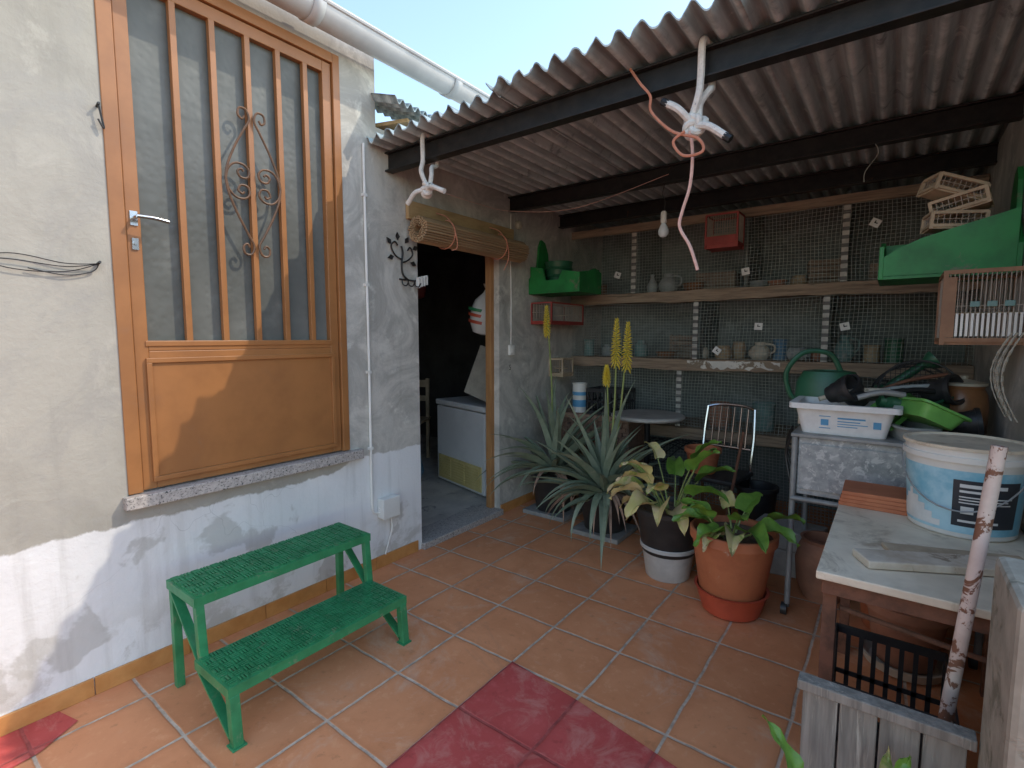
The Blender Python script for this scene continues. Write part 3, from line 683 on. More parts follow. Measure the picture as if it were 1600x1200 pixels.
# ------------------------------------------------------------------ interior of the dark room
fz = thing('chest_freezer', 'white chest freezer with a yellowed vent grille just inside the doorway', 'freezer', (0,0,0))
g = MB(); g.bx(0, .80, 0, .55, .02, .74); build(g, 'body', m_freezer, fz, bevel=.012)
g = MB(); g.bx(-.005, .805, -.012, .555, .75, .80); build(g, 'lid', m_freezer, fz, bevel=.012)
g = MB(); g.bx(.05, .76, -.012, -.002, .05, .27)
for k in range(8):
    for j in range(3): g.bx(.07+j*.23, .27+j*.23, -.018, -.0115, .07+k*.024, .083+k*.024)
build(g, 'vent_grille', m_grille, fz)
fz.location = (-1.08, 3.50, .012); fz.rotation_euler = (0, 0, R(-15))
bg = thing('plastic_bag', 'white plastic sack with red and green print hanging inside the doorway', 'bag', (-.33, 3.28, 1.45))
g = MB(); g.lathe((-.33, 3.28, 1.42), [(0, 0), (.09, .02), (.13, .10), (.125, .2), (.10, .28), (.05, .34), (.03, .38), (.06, .42)], 18, Matrix.Rotation(R(14), 3, 'Y') @ Matrix.Diagonal((1, .7, 1)), wob=.12); build(g, 'sack', m_white_pl, bg, smooth=True)
for dz, mt in ((.10, m_redpl), (.155, m_redpl), (.20, m_green)):
    g = MB(); g.lathe((-.33, 3.28, 1.42+dz), [(.136, 0), (.138, .025)], 14, Matrix.Rotation(R(14), 3, 'Y') @ Matrix.Diagonal((1, .7, 1)), -2.0, -.7, wob=.12); build(g, 'print', mt, bg)
g = MB(); g.obox((-.40, 3.40, 1.09), (.26, .03, .44), Matrix.Rotation(R(16), 3, 'Y') @ Matrix.Rotation(R(-12), 3, 'X')); single(g, 'cream_panel', m_cream, 'cream board leaning above the freezer inside the doorway', 'board', bevel=.006)
g = MB(); g.lathe((-1.35, 3.30, .012), [(.16, 0), (.2, .1), (.17, .28), (.08, .38), (.1, .44)], 16, wob=.12); single(g, 'blue_bag', m_blue, 'dark blue bag on the floor left of the freezer', 'bag', smooth=True)
ch = thing('wooden_chair', 'grey wooden chair deep in the dark room', 'chair', (0,0,0))
for a in (-1, 1):
    for bq, h in ((-1, .45), (1, .92)):
        g = MB(); g.bar((a*.18, bq*.18, 0), (a*.18, bq*.2, h), .035, .035); build(g, 'leg', m_palewood, ch)
g = MB(); g.bx(-.21, .21, -.21, .21, .45, .475); build(g, 'seat', m_palewood, ch)
g = MB(); g.bx(-.18, .18, .185, .21, .82, .90); g.bx(-.18, .18, .183, .206, .66, .72); build(g, 'backrest', m_palewood, ch)
ch.location = (-1.9, 3.85, .012); ch.rotation_euler = (0, 0, R(30))
g = MB(); g.lathe((-2.1, 4.25, 1.86), [(.02, 0), (.06, .02), (.08, .12), (.05, .22), (.02, .24)], 14, wob=.15); single(g, 'red_cloth', m_redcage, 'red cloth hanging high up inside the dark doorway', 'cloth', smooth=True)
g = MB()
for z in (.4, .9, 1.4): g.bx(-1.0, -.35, 4.55, 4.9, z, z+.025)
for x in (-1.0, -.37): g.bx(x, x+.03, 4.55, 4.9, 0.012, 1.9)
single(g, 'storage_rack', m_galvd, 'dim metal storage rack at the back of the dark room', 'rack')

# ------------------------------------------------------------------ ropes, strings and lamp on the beams
def knot(g, c, s, r, rot=None):
    rot = rot or Matrix.Identity(3); pts = []
    for i in range(60):
        a = 2*PI*i/60; pts.append(V(c) + rot @ V((math.sin(a)+2*math.sin(2*a), -.9*math.sin(3*a), math.cos(a)-2*math.cos(2*a)))*s)
    g.tube(pts, r, 8, closed=True)
def rope(px_top, px_k, py_k, r, tails, label, group):
    k = ony(px_k, py_k, 2.01)
    t = thing('tied_rope', label, 'rope', k, group)
    xt = ony(px_top, 100 if px_top > 900 else 250, 2.02).x
    g = MB(); zb, zt = 2.36, 2.485
    g.tube(crv([(k.x-.012, k.y, k.z+.03), (xt-.01, 2.0, (k.z+zb)/2+.02), (xt-.008, 2.012, zb), (xt-.005, 2.012, zt), (xt, 2.06, zt+.01), (xt+.005, 2.106, zt), (xt+.006, 2.106, zb), (xt+.012, 2.06, zb-.03), (k.x+.012, 2.03, (k.z+zb)/2), (k.x+.012, k.y+.01, k.z+.03)], 8), r, 8)
    build(g, 'loop', m_rope, t, smooth=True)
    g = MB(); knot(g, k, r*1.0, r, Matrix.Rotation(R(20), 3, 'Y')); knot(g, k+V((.004, -.012, -.006)), r*.8, r*.95, Matrix.Rotation(R(75), 3, 'Y')); build(g, 'knot', m_rope, t, smooth=True)
    for (ex, ey) in tails:
        e = ony(ex, ey, 1.97); g = MB(); mid = (k+e)/2 + V((0, -.02, .012)); g.tube(crv([k, mid, e], 6), r, 8); tl = build(g, 'tail', m_rope, t, smooth=True)
        d = (e-mid).normalized(); g = MB(); g.tube([e-d*.006, e+d*.022], r*1.06, 8); build(g, 'taped_end', m_tape if ex > 900 else m_rope, tl, smooth=True)
rope(1100, 1085, 197, .0135, ((1042, 162), (1134, 213)), 'thick white rope with blue flecks knotted round the front beam, the right one', 'white ropes tied to the front beam')
rope(664, 668, 296, .0125, ((640, 314), (690, 297)), 'thick white rope knotted round the left end of the front beam', 'white ropes tied to the front beam')
P_ = lambda x, y, Y=1.985: ony(x, y, Y)
g = MB(); g.tube(crv([ony(985, 108, 2.02), ony(1000, 130, 1.98), ony(1016, 150, 1.98), ony(1018, 175, 1.98), ony(1050, 205, 1.96), ony(1090, 216, 1.95), ony(1098, 236, 1.95), ony(1068, 243, 1.95), ony(1052, 222, 1.95), ony(1070, 205, 1.95)], 8), .0055, 6)
single(g, 'orange_cord', m_rope_o, 'thin orange cord looped round the right rope knot', 'cord', smooth=True)
g = MB(); g.tube(crv([P_(1078, 205), P_(1082, 240), P_(1078, 290), P_(1066, 330), P_(1062, 355), P_(1078, 385), P_(1090, 422)], 8), .0062, 6)
single(g, 'pink_string', m_rope_p, 'pink string dangling from the right rope knot', 'string', smooth=True)
lb = ony(1037, 345, 3.26)
lt = thing('light_bulb', 'bare light bulb hanging on a cord from the middle beam', 'light bulb', lb)
g = MB(); g.tube(crv([(lb.x, lb.y, 2.37), (lb.x-.012, lb.y, 2.31), (lb.x+.006, lb.y, 2.26), (lb.x, lb.y, lb.z+.05)], 6), .003, 6); build(g, 'cord', m_black_pl, lt, smooth=True)
g = MB(); g.lathe((lb.x, lb.y, lb.z-.01), [(.012, .07), (.019, .06), (.019, 0), (.014, -.005)], 16); build(g, 'socket', m_white_pl, lt, smooth=True)
g = MB(); g.lathe((lb.x, lb.y, lb.z-.105), [(0, 0), (.018, .004), (.031, .02), (.034, .04), (.026, .065), (.015, .085), (.014, .095)], 20); build(g, 'bulb', m_bulb, lt, smooth=True)
g = MB(); g.tube(crv([ony(690, 300, 2.06), ony(745, 318, 2.6), ony(800, 330, 3.0), ony(900, 325, 3.15), ony(1045, 272, 3.2)], 8), .0018, 5)
single(g, 'clothes_line', m_rope_p, 'thin slack line strung under the beams from the left rope', 'line', smooth=True)
g = MB(); g.tube(crv([ony(1350, 285, 3.2), ony(1352, 268, 3.2), ony(1372, 240, 3.2), ony(1368, 225, 3.2)], 6), .002, 5)
single(g, 'wire_hook', m_wire, 'thin bent wire hanging from the middle beam on the right', 'wire', smooth=True)

# ------------------------------------------------------------------ bird cages
def cage(name, label, x0, x1, y0, y1, z0, z1, wood, sp=.016, tray=.03, group=None, rot=0, fr=.012, w=.0012):
    c = V(((x0+x1)/2, (y0+y1)/2, z0)); hx, hy, hz = (x1-x0)/2, (y1-y0)/2, z1-z0
    t = thing(name, label, 'bird cage', (0,0,0), group)
    g = MB()
    for a in (-1, 1):
        for b in (-1, 1): g.bar((a*hx, b*hy, 0), (a*hx, b*hy, hz), fr, fr)
        for z in (tray, hz):
            g.bar((-hx, a*hy, z), (hx, a*hy, z), fr*.98, fr*.98); g.bar((a*hx, -hy, z), (a*hx, hy, z), fr*.96, fr*.96)
    build(g, 'frame', wood, t)
    g = MB(); g.bx(-hx+.002, hx-.002, -hy+.002, hy-.002, .001, tray-.002); build(g, 'tray', wood, t)
    g = MB()
    n = int(2*hx/sp)
    for i in range(1, n):
        x = -hx+2*hx*i/n
        for b in (-1, 1): g.bx(x-w, x+w, b*hy-w, b*hy+w, tray, hz)
        g.bx(x-w, x+w, -hy, hy, hz-w, hz+w)
    n = int(2*hy/sp)
    for i in range(1, n):
        y = -hy+2*hy*i/n
        for a in (-1, 1): g.bx(a*hx-w, a*hx+w, y-w, y+w, tray, hz)
    for z in (tray+(hz-tray)*.5,):
        for b in (-1, 1): g.bx(-hx, hx, b*hy-w*1.5, b*hy+w*1.5, z-w, z+w)
    build(g, 'wire_bars', m_cwire, t)
    g = MB(); g.tube([(-hx, 0, hz*.45), (hx, 0, hz*.45)], .005, 6); build(g, 'perch', m_palewood, t)
    t.location = c; t.rotation_euler = (0, 0, rot)
    return t
p = ony(1132, 390, 4.05)
t = cage('bird_cage', 'small red wooden bird cage hanging below the rear beam', p.x-.11, p.x+.11, 3.95, 4.13, p.z, p.z+.24, m_redcage, tray=.035, w=.0016)
g = MB(); g.bx(-.104, .104, -.103, -.097, .04, .085); build(g, 'front_board', m_redcage, t)
p = onx(830, 505, .0)
t = cage('bird_cage', 'long low red bird cage fixed to the wall right of the doorway', 0.005, .20, p.y, p.y+.52, p.z-.01, p.z+.165, m_redcage, tray=.022, w=.0018)
p = onx(858, 588, .0)
t = cage('bird_cage', 'tiny pale wooden bird cage on the wall below the long red cage', .005, .14, p.y, p.y+.17, p.z, p.z+.155, m_palewood, tray=.025, fr=.016)
t = cage('bird_cage', 'brown wooden bird cage with white bars and teal feeders on the side wall', 2.60, 2.845, 2.72, 3.02, 1.37, 1.66, m_browncage, sp=.013, tray=.02, fr=.016, w=.0014)
for k in range(13):
    g = MB(); g.bx(-.085+k*.0155, -.077+k*.0155, -.158, -.153, .035, .125); build(g, 'white_slat', m_white_pl, t)
for k in range(3):
    g = MB(); g.bx(-.045+k*.05, -.015+k*.05, -.163, -.153, .15, .172); build(g, 'feeder', m_dteal, t, bevel=.003)
g = MB(); g.bx(-.12, -.088, -.157, -.151, .03, .27); build(g, 'door_board', m_browncage, t)

# ------------------------------------------------------------------ green wooden boxes
def gbox(label, mirror, loc):
    t = thing('green_box', label, 'wooden box', (0,0,0), 'green wooden boxes')
    s = -1 if mirror else 1; w = .46; d = .36
    X = lambda a: s*a
    def B(g, x0, x1, *r): a, b = sorted((X(x0), X(x1))); return g.bx(a, b, *r)
    g = MB(); B(g, .02, w, .0, d, .0, .015); build(g, 'base_board', m_gbox, t)
    poly = [(0, 0), (d, 0), (d, .12), (d*.8, .2), (d*.72, .36), (d*.6, .44), (d*.45, .46), (d*.36, .40), (d*.3, .24), (.05, .17), (0, .12)]
    g = MB(); g.prism(poly, lambda a, b, c: (X(c), a, b), .002, .02); build(g, 'end_board', m_gbox, t, bevel=.002)
    poly2 = [(0, .0), (d, 0), (d, .17), (d*.7, .2), (d*.3, .15), (0, .15)]
    g = MB(); g.prism(poly2, lambda a, b, c: (X(c), a, b), w, w+.018); build(g, 'end_board', m_gbox, t, bevel=.002)
    poly3 = [(.02, .015), (w, .015), (w, .15), (w*.7, .17), (w*.62, .10), (w*.35, .10), (w*.28, .2), (.02, .22)]
    if mirror: poly3 = [(.02, .015), (w, .015), (w, .10), (w*.9, .13), (w*.72, .17), (w*.5, .20), (.02, .26)]
    g = MB(); g.prism(poly3, lambda a, b, c: (X(a), c, b), .0, .016); build(g, 'front_board', m_gbox, t, bevel=.002)
    g = MB(); B(g, .02, w, d-.016, d, .015, .2); build(g, 'back_board', m_gbox, t, bevel=.002)
    g = MB(); B(g, w*.6, w*.62, .016, d-.016, .015, .095); build(g, 'divider', m_gbox, t)
    t.location = loc; return t
gbox('green wooden feed box on the left wall right of the doorway', False, (0.003, 3.50, 1.755))
gbox('large green wooden feed box on the side wall at the right edge', True, (2.847, 2.93, 1.665))
p = V((.17, 3.70, 1.772)); g = MB(); g.lathe(p, [(.06, 0), (.1, .12), (.115, .24), (.12, .25), (.105, .25), (.09, .05)], 20)
for z in (.06, .12, .18): g.lathe(p, [(.085+z*.15, z), (.092+z*.15, z+.012), (.085+z*.15, z+.024)], 20)
single(g, 'woven_bucket', m_dkgreen, 'dark woven bucket standing in the left green box', 'bucket', smooth=True)
for i, (dx, dz, rz, ry, lab) in enumerate(((-.22, .20, 12, 4, 'small wooden trap cage lowest on the right green box'), (-.19, .275, -10, -12, 'small wooden trap cage tilted on top of another on the right green box'), (-.24, .345, 25, 18, 'topmost small wooden trap cage of the heap on the right green box'))):
    t = cage('trap_cage', lab, -.095, .095, -.065, .065, 0, .07, m_palewood, sp=.02, tray=.014, fr=.013, group='wooden trap cages')
    t.location = (2.847+dx, 3.06, 1.675+dz); t.rotation_euler = (0, R(ry), R(rz))
g = MB(); cpt = onx(1585, 590, 2.80)
for i in range(9):
    for sgn in (-1, 1):
        pts = []
        for k in range(10):
            z = cpt.z+.16-.034*k; yy = cpt.y-.10 + .024*i + sgn*(.012 if k % 2 else -.012) + .02*math.sin(k*.5+i); pts.append((2.80-.045*math.sin(k/9*PI)-.012*math.sin(i*1.3), yy, z))
        g.tube(pts, .0018, 4)
single(g, 'fishing_net', m_netting, 'beige net hanging on the side wall below the brown cage', 'net')

# ------------------------------------------------------------------ potted plants
def pot_mesh(c, rt, rb, h, rim=.03, rimw=.012, n=32):
    g = MB(); g.lathe(c, [(rb*.96, 0), (rb, .006), (rt-.006, h-rim-.004), (rt-.004, h-rim), (rt+rimw*.5, h-rim+.002), (rt+rimw*.6, h-.004), (rt+rimw*.3, h), (rt-.008, h), (rt-.014, h-rim), (rt*.9, h-.07)], n); return g
def soil_mesh(c, r, z):
    g = MB(); n = 24; N = 6
    g.lathe((c[0], c[1], z), [(r*(1-i/N) if i < N else 0, .012*math.sin(i*1.9)+.012) for i in range(N+1)], n, wob=.02); return g
def blade(mb, base, az, el, L, w, droop, n=10, fold=.25, power=1.5):
    p = V(base); side = V((-math.sin(az), math.cos(az), 0)); rows = []
    tw = random.uniform(-.3, .3); bend = random.uniform(-.5, .5)
    for i in range(n+1):
        s = i/n; e = el - droop*s**power; az2 = az + bend*s*s
        d = V((math.cos(e)*math.cos(az2), math.cos(e)*math.sin(az2), math.sin(e))); side = V((-math.sin(az2), math.cos(az2), 0))
        up = side.cross(d)*-1; ww = w*.5*max(.02, (1-s**1.7))*(.85+.5*min(1, s*4)*(1-s)); sd = (side*math.cos(tw*s) + up*math.sin(tw*s))
        rows.append([p - sd*ww + up*ww*fold*1.4, p.copy(), p + sd*ww + up*ww*fold*1.4, p - up*ww*.55]); p = p + d*L/n
        if p.z < .012: p.z = .012
    b = len(mb.v); mb.v += [q for r_ in rows for q in r_]
    for i in range(n):
        for k in range(4):
            mb.f.append((b+i*4+k, b+i*4+(k+1) % 4, b+(i+1)*4+(k+1) % 4, b+(i+1)*4+k))
def spike(parent, base, top, fl, r):
    base, top = V(base), V(top); mid = (base+top)/2 + V((.02, .01, 0))
    c = crv([base, mid, top], 10); g = MB(); g.tube(c, [.009-.004*i/len(c) for i in range(len(c))], 7); stem = build(g, 'flower_stem', m_stem, parent, smooth=True)
    g = MB(); L = fl
    for i in range(95):
        s = i/95; z = top.z - L*(1-s); ctr = V((top.x + (mid.x-top.x)*.12*(1-s), top.y, z)); a = i*2.4
        rr = r*(1-.8*s); tilt = -1.15 + 2.2*s
        d = V((math.cos(a)*math.cos(tilt), math.sin(a)*math.cos(tilt), math.sin(tilt))); ln = .034*(1-.5*s)
        q0 = ctr; q1 = ctr + V((math.cos(a), math.sin(a), .2))*rr*.55; q2 = q1 + d*ln
        g.tube([q0, q1, (q1+q2)/2, q2], [.002, .0038, .0044, .0018], 5)
    build(g, 'flower_head', m_yellow, stem)
def aloe(label, c, rt, rb, h, z0, nl, L, spikes, dry, seed, extra=(), stem_h=.16):
    random.seed(seed)
    t = thing('potted_aloe', label, 'potted plant', (c[0], c[1], z0))
    build(pot_mesh((c[0], c[1], z0), rt, rb, h), 'pot', m_black_pl, t, smooth=True)
    build(soil_mesh(c, rt-.016, z0+h-.05), 'soil', m_soil, t, smooth=True)
    g = MB()
    for k in range(nl):
        s = k/nl; az = k*2.39996+random.uniform(-.4, .4)
        el = R(82-72*s**.75 + random.uniform(-15, 15)); ln = L*random.uniform(.62, 1.14)*(1-.10*s)
        rr = .015+.07*s
        blade(g, (c[0]+rr*math.cos(az), c[1]+rr*math.sin(az), z0+h-.03+stem_h*(1-s)), az, el, ln, random.uniform(.050, .068), R(random.uniform(5, 45)+70*s*random.random()), power=1.2)
    for az, el, ln, dr in extra: blade(g, (c[0]+.05*math.cos(R(az)), c[1]+.05*math.sin(R(az)), z0+h+.02), R(az), R(el), ln, .05, R(dr), power=1.0)
    build(g, 'leaves', m_aloe, t, smooth=True)
    g = MB()
    for k in range(dry):
        az = R(random.uniform(150, 380)); blade(g, (c[0]+.07*math.cos(az), c[1]+.07*math.sin(az), z0+h+.02), az, R(random.uniform(-5, 30)), L*random.uniform(.5, .85), .032, R(random.uniform(70, 110)), power=.9)
    if dry: build(g, 'dry_leaves', m_aloe_dry, t, smooth=True)
    for top, fl, r in spikes: spike(t, (c[0]+random.uniform(-.03, .03), c[1], z0+h), top, fl, r)
    return t
g = MB(); g.bx(.13, .51, 3.24, 3.60, .001, .035); single(g, 'pot_tray', m_tray, 'grey tray under the aloe pot nearest the doorway', 'tray', bevel=.006)
g = MB(); g.bx(.65, 1.02, 3.10, 3.45, .001, .035); single(g, 'pot_tray', m_tray, 'grey tray under the aloe with the yellow flowers', 'tray', bevel=.006)
aloe('tall grey green aloe in a black pot nearest the doorway', (.32, 3.41), .185, .14, .30, .036, 34, .68, [((.245, 3.40, 1.64), .22, .016)], 10, 3, ((250, 30, .6, 70), (275, 25, .6, 60), (230, 20, .55, 70), (262, 60, .62, 60)))
aloe('spreading aloe in a black pot with two yellow flower spikes', (.836, 3.27), .18, .14, .25, .036, 52, .68, [((.905, 3.27, 1.525), .32, .031), ((.985, 3.28, 1.50), .32, .031), ((.84, 3.26, 1.20), .12, .012)], 14, 11, ((260, 10, .5, 110), (300, 15, .5, 110), (235, 15, .5, 100), (330, 30, .5, 80), (280, 5, .45, 100), (245, 40, .55, 100), (315, 45, .55, 90)))

def leaf(mb, base, az, el, Lp, Lb, w, droop, curl=.25, n=10, stem=None):
    p = V(base); side = V((-math.sin(az), math.cos(az), 0)); pts = [p.copy()]
    for i in range(6):
        e = el - .25*(i/6); p = p + V((math.cos(e)*math.cos(az), math.cos(e)*math.sin(az), math.sin(e)))*Lp/6; pts.append(p.copy())
    (stem or mb).tube(pts, [.006-.003*i/6 for i in range(7)], 6)
    b = len(mb.v); m = 8; tw = random.uniform(-.5, .5); ph = random.uniform(0, 6); rip = random.uniform(.006, .014)
    for i in range(n+1):
        s = i/n; e = el-.25-droop*s; d = V((math.cos(e)*math.cos(az), math.cos(e)*math.sin(az), math.sin(e))); up = d.cross(side)
        ww = w*.5*(math.sin(PI*min(1, s*.93+.07)**.62)**.85)*(1-.25*s)
        for k in range(m+1):
            q = (k/m-.5)*2; sd = side*math.cos(tw)+up*math.sin(tw)
            mb.v.append(p + sd*q*ww + up*(abs(q)**1.1*ww*curl + rip*abs(q)*math.sin(s*13+ph+q*2)) - d*abs(q)**2*ww*.35*(1-s))
        p = p + d*Lb/n
    for i in range(n):
        for k in range(m): a = b+i*(m+1)+k; mb.f.append((a, a+1, a+m+2, a+m+1))
def leafy(label, c, z0, rt, rb, h, potmat, leaves_g, leaves_y, seed, rim=.03):
    random.seed(seed); t = thing('potted_plant', label, 'potted plant', (c[0], c[1], z0))
    build(pot_mesh((c[0], c[1], z0), rt, rb, h, rim), 'pot', potmat, t, smooth=True)
    build(soil_mesh(c, rt-.017, z0+h-.045), 'soil', m_soil, t, smooth=True)
    stem = MB()
    for lst, nm, mt in ((leaves_g, 'green_leaves', m_calla), (leaves_y, 'yellow_leaves', m_calla_y)):
        if not lst: continue
        g = MB()
        for (az, el, Lp, Lb, w, dr) in lst:
            a = R(az); leaf(g, (c[0]+.05*math.cos(a)+random.uniform(-.03, .03), c[1]+.05*math.sin(a)+random.uniform(-.03, .03), z0+h-.03), a, R(el), Lp, Lb, w, R(dr), curl=random.uniform(.3, .7), stem=stem)
        build(g, nm, mt, t, smooth=True)
    build(stem, 'stalks', m_stem, t, smooth=True)
    return t
c3 = (1.44, 2.89)
g = pot_mesh((c3[0], c3[1], 0.001), .155, .125, .20, .025); single(g, 'plant_pot', m_greypot, 'grey white plastic pot serving as base under the black pot', 'pot', smooth=True)
gl = [(20, 62, .22, .22, .13, 60), (60, 70, .26, .2, .12, 50), (-20, 55, .18, .24, .13, 80), (110, 66, .2, .2, .12, 70), (345, 74, .30, .2, .11, 40), (5, 78, .34, .18, .105, 55)]
yl = [(190, 48, .14, .22, .12, 100), (215, 60, .2, .2, .12, 95), (250, 40, .1, .22, .125, 95), (165, 60, .2, .22, .11, 85), (285, 42, .1, .2, .12, 100), (230, 70, .26, .18, .105, 80), (310, 35, .08, .22, .12, 95), (180, 30, .08, .2, .11, 90), (205, 40, .16, .2, .10, 90), (150, 75, .3, .16, .09, 70), (265, 62, .2, .18, .105, 100), (330, 50, .12, .18, .10, 100)]
leafy('yellowing leafy plant in a black pot set on a pale pot', c3, .15, .19, .15, .27, m_black_pl, gl, yl, 21)
c4_ = (1.84, 2.70)
sg = MB(); sg.lathe((c4_[0], c4_[1], .001), [(.125, 0), (.14, .01), (.172, .12), (.180, .125), (.166, .125), (.135, .02), (0, .018)], 36); single(sg, 'pot_saucer', m_redpl, 'red plastic bowl used as saucer under the big terracotta pot', 'saucer', smooth=True)
gl = [(az, el, lp, lb, w, dr) for az, el, lp, lb, w, dr in ((200, 42, .08, .2, .12, 70), (240, 38, .07, .19, .125, 85), (310, 44, .09, .2, .125, 85), (350, 42, .09, .2, .12, 70), (25, 48, .1, .19, .11, 60), (70, 58, .12, .18, .11, 50), (300, 66, .13, .16, .10, 70), (225, 64, .12, .16, .10, 70), (170, 52, .1, .18, .11, 60))]
leafy('green leafy plant in a big terracotta pot on a red saucer', c4_, .06, .202, .148, .37, m_terra, gl, [(255, 30, .06, .15, .09, 90), (120, 60, .12, .15, .09, 60), (280, 40, .08, .18, .11, 95)], 33, rim=.05)

# ------------------------------------------------------------------ far furniture
wk = thing('wicker_chest', 'brown wicker chest in the left corner behind the aloes', 'chest', (.42, 4.0, 0))
g = MB(); g.bx(.08, .76, 3.84, 4.17, .02, .70)
for k in range(17):
    z = .03+k*.04
    for j in range(12):
        x = .085+j*.057+(.028 if k % 2 else 0)
        if x+.05 < .765: g.bx(x, x+.05, 3.828, 3.8395, z, z+.032)
build(g, 'body', m_wicker, wk)
g = MB(); g.bx(.06, .78, 3.82, 4.18, .705, .75); build(g, 'lid', m_wicker, wk, bevel=.006)
def crate(name, label, x0, x1, y0, y1, z0, z1, mat, n=7):
    t = thing(name, label, 'crate', ((x0+x1)/2, (y0+y1)/2, z0))
    g = MB(); th = .006
    g.bx(x0, x1, y0, y1, z0, z0+.008)
    build(g, 'base', mat, t)
    for (a0, a1, axis, c) in ((x0, x1, 'x', y0), (x0, x1, 'x', y1), (y0, y1, 'y', x0), (y0, y1, 'y', x1)):
        g = MB()
        def B(u0, u1, v0, v1):
            if axis == 'x': g.bx(u0, u1, c-th/2, c+th/2, v0, v1)
            else: g.bx(c-th/2, c+th/2, u0, u1, v0, v1)
        B(a0, a1, z1-.03, z1); B(a0, a1, z0+.008, z0+.03); B(a0, a1, (z0+z1)/2-.008, (z0+z1)/2+.008)
        for i in range(n+1):
            u = a0+(a1-a0)*i/n; B(max(a0, u-.007), min(a1, u+.007), z0+.03, z1-.03)
        build(g, 'side', mat, t)
    return t
p = ony(922, 640, 3.95); crate('plastic_crate', 'small black plastic crate on top of the wicker chest', p.x+.01, p.x+.34, 3.86, 4.12, .751, .97, m_black_pl, 6)
p = ony(904, 640, 3.9); tn = thing('paint_tin', 'white and blue paint tin on the left of the wicker chest', 'tin', (p.x, 3.92, .751))
g = MB(); g.lathe((p.x, 3.92, .751), [(.062, 0), (.062, .24), (.066, .245), (.066, .255), (.05, .255), (.05, .25), (0, .25)], 24); build(g, 'body', m_white_pl, tn, smooth=True)
g = MB(); g.lathe((p.x, 3.92, .80), [(.0632, 0), (.0632, .06)], 24); build(g, 'label_band', m_bprint, tn, smooth=True)
g = MB(); g.lathe((p.x, 3.92, .90), [(.0632, 0), (.0632, .03)], 24); build(g, 'label_band', m_bprint, tn, smooth=True)
rt = thing('round_table', 'small grey round table in front of the netted shelves', 'table', (.93, 3.80, 0))
g = MB(); g.lathe((.93, 3.80, .775), [(0, 0), (.27, 0), (.28, .01), (.28, .022), (.27, .03), (0, .032)], 36); build(g, 'tabletop', m_round, rt, smooth=True)
g = MB(); g.tube([(.93, 3.8, .02), (.93, 3.8, .775)], .022, 12); build(g, 'column', m_steel_black, rt, smooth=True)
for k in range(3):
    a = k*2*PI/3+.4; g = MB(); g.tube(crv([(.93, 3.8, .14), (.93+.12*math.cos(a), 3.8+.12*math.sin(a), .10), (.93+.24*math.cos(a), 3.8+.24*math.sin(a), .012)], 5), .012, 8); build(g, 'leg', m_steel_black, rt, smooth=True)
kc = thing('metal_chair', 'black seated metal chair with chrome bar back behind the pots', 'chair', (0,0,0))
g = MB(); g.bx(-.19, .19, -.19, .19, .44, .475); build(g, 'seat', m_black_pl, kc, bevel=.012)
for a in (-1, 1):
    g = MB(); g.tube([(a*.17, -.17, 0), (a*.17, -.16, .44)], .011, 8); build(g, 'leg', m_steel_black, kc, smooth=True)
    g = MB(); g.tube(crv([(a*.17, .22, 0), (a*.17, .17, .44), (a*.175, .20, .70), (a*.165, .23, .90)], 6), .011, 8); build(g, 'leg', m_chrome, kc, smooth=True)
g = MB(); g.tube(crv([(-.165, .23, .895), (-.08, .25, .915), (.08, .25, .915), (.165, .23, .895)], 6), .011, 8)
g.tube([(-.17, .195, .62), (.17, .195, .62)], .008, 8)
for k in range(6): g.tube([(-.12+k*.048, .197, .62), (-.12+k*.048, .245, .905)], .005, 6)
build(g, 'backrest', m_chrome, kc, smooth=True)
kc.location = (1.50, 3.62, 0); kc.rotation_euler = (0, 0, R(-8))
g = pot_mesh((1.43, 3.56, .477), .115, .085, .17, .03); single(g, 'plant_pot', m_terra, 'empty terracotta pot standing on the metal chair seat', 'pot', smooth=True)
g = MB(); a = ony(1162, 675, 3.3); g.tube([a, (a.x-.10, 3.2, .0)], .009, 8); single(g, 'rusty_rod', m_rust, 'thin rusty rod leaning beside the metal chair', 'rod', smooth=True)
for i, (x, y, z0, w, d, h, rz, lab) in enumerate(((2.03, 3.42, .001, .34, .3, .16, 8, 'lower grey block behind the terracotta pot'), (2.0, 3.38, .162, .36, .24, .12, -7, 'upper grey block behind the terracotta pot'))):
    g = MB(); g.obox((x, y, z0+h/2), (w, d, h), Matrix.Rotation(R(rz), 3, 'Z')); single(g, 'grey_block', m_slab, lab, 'block', bevel=.012)
g = pot_mesh((1.75, 3.72, 0.001), .13, .10, .40, .03); single(g, 'plant_pot', m_black_pl, 'tall dark pot on the floor right of the metal chair', 'pot', smooth=True)
g = MB(); g.lathe((2.20, 3.12, .001), [(.085, 0), (.12, .08), (.13, .2), (.115, .28), (.10, .31), (.11, .33), (.095, .33), (.09, .28)], 26); single(g, 'clay_jar', m_terra_d, 'dark terracotta jar on the floor below the galvanised cabinet', 'jar', smooth=True)

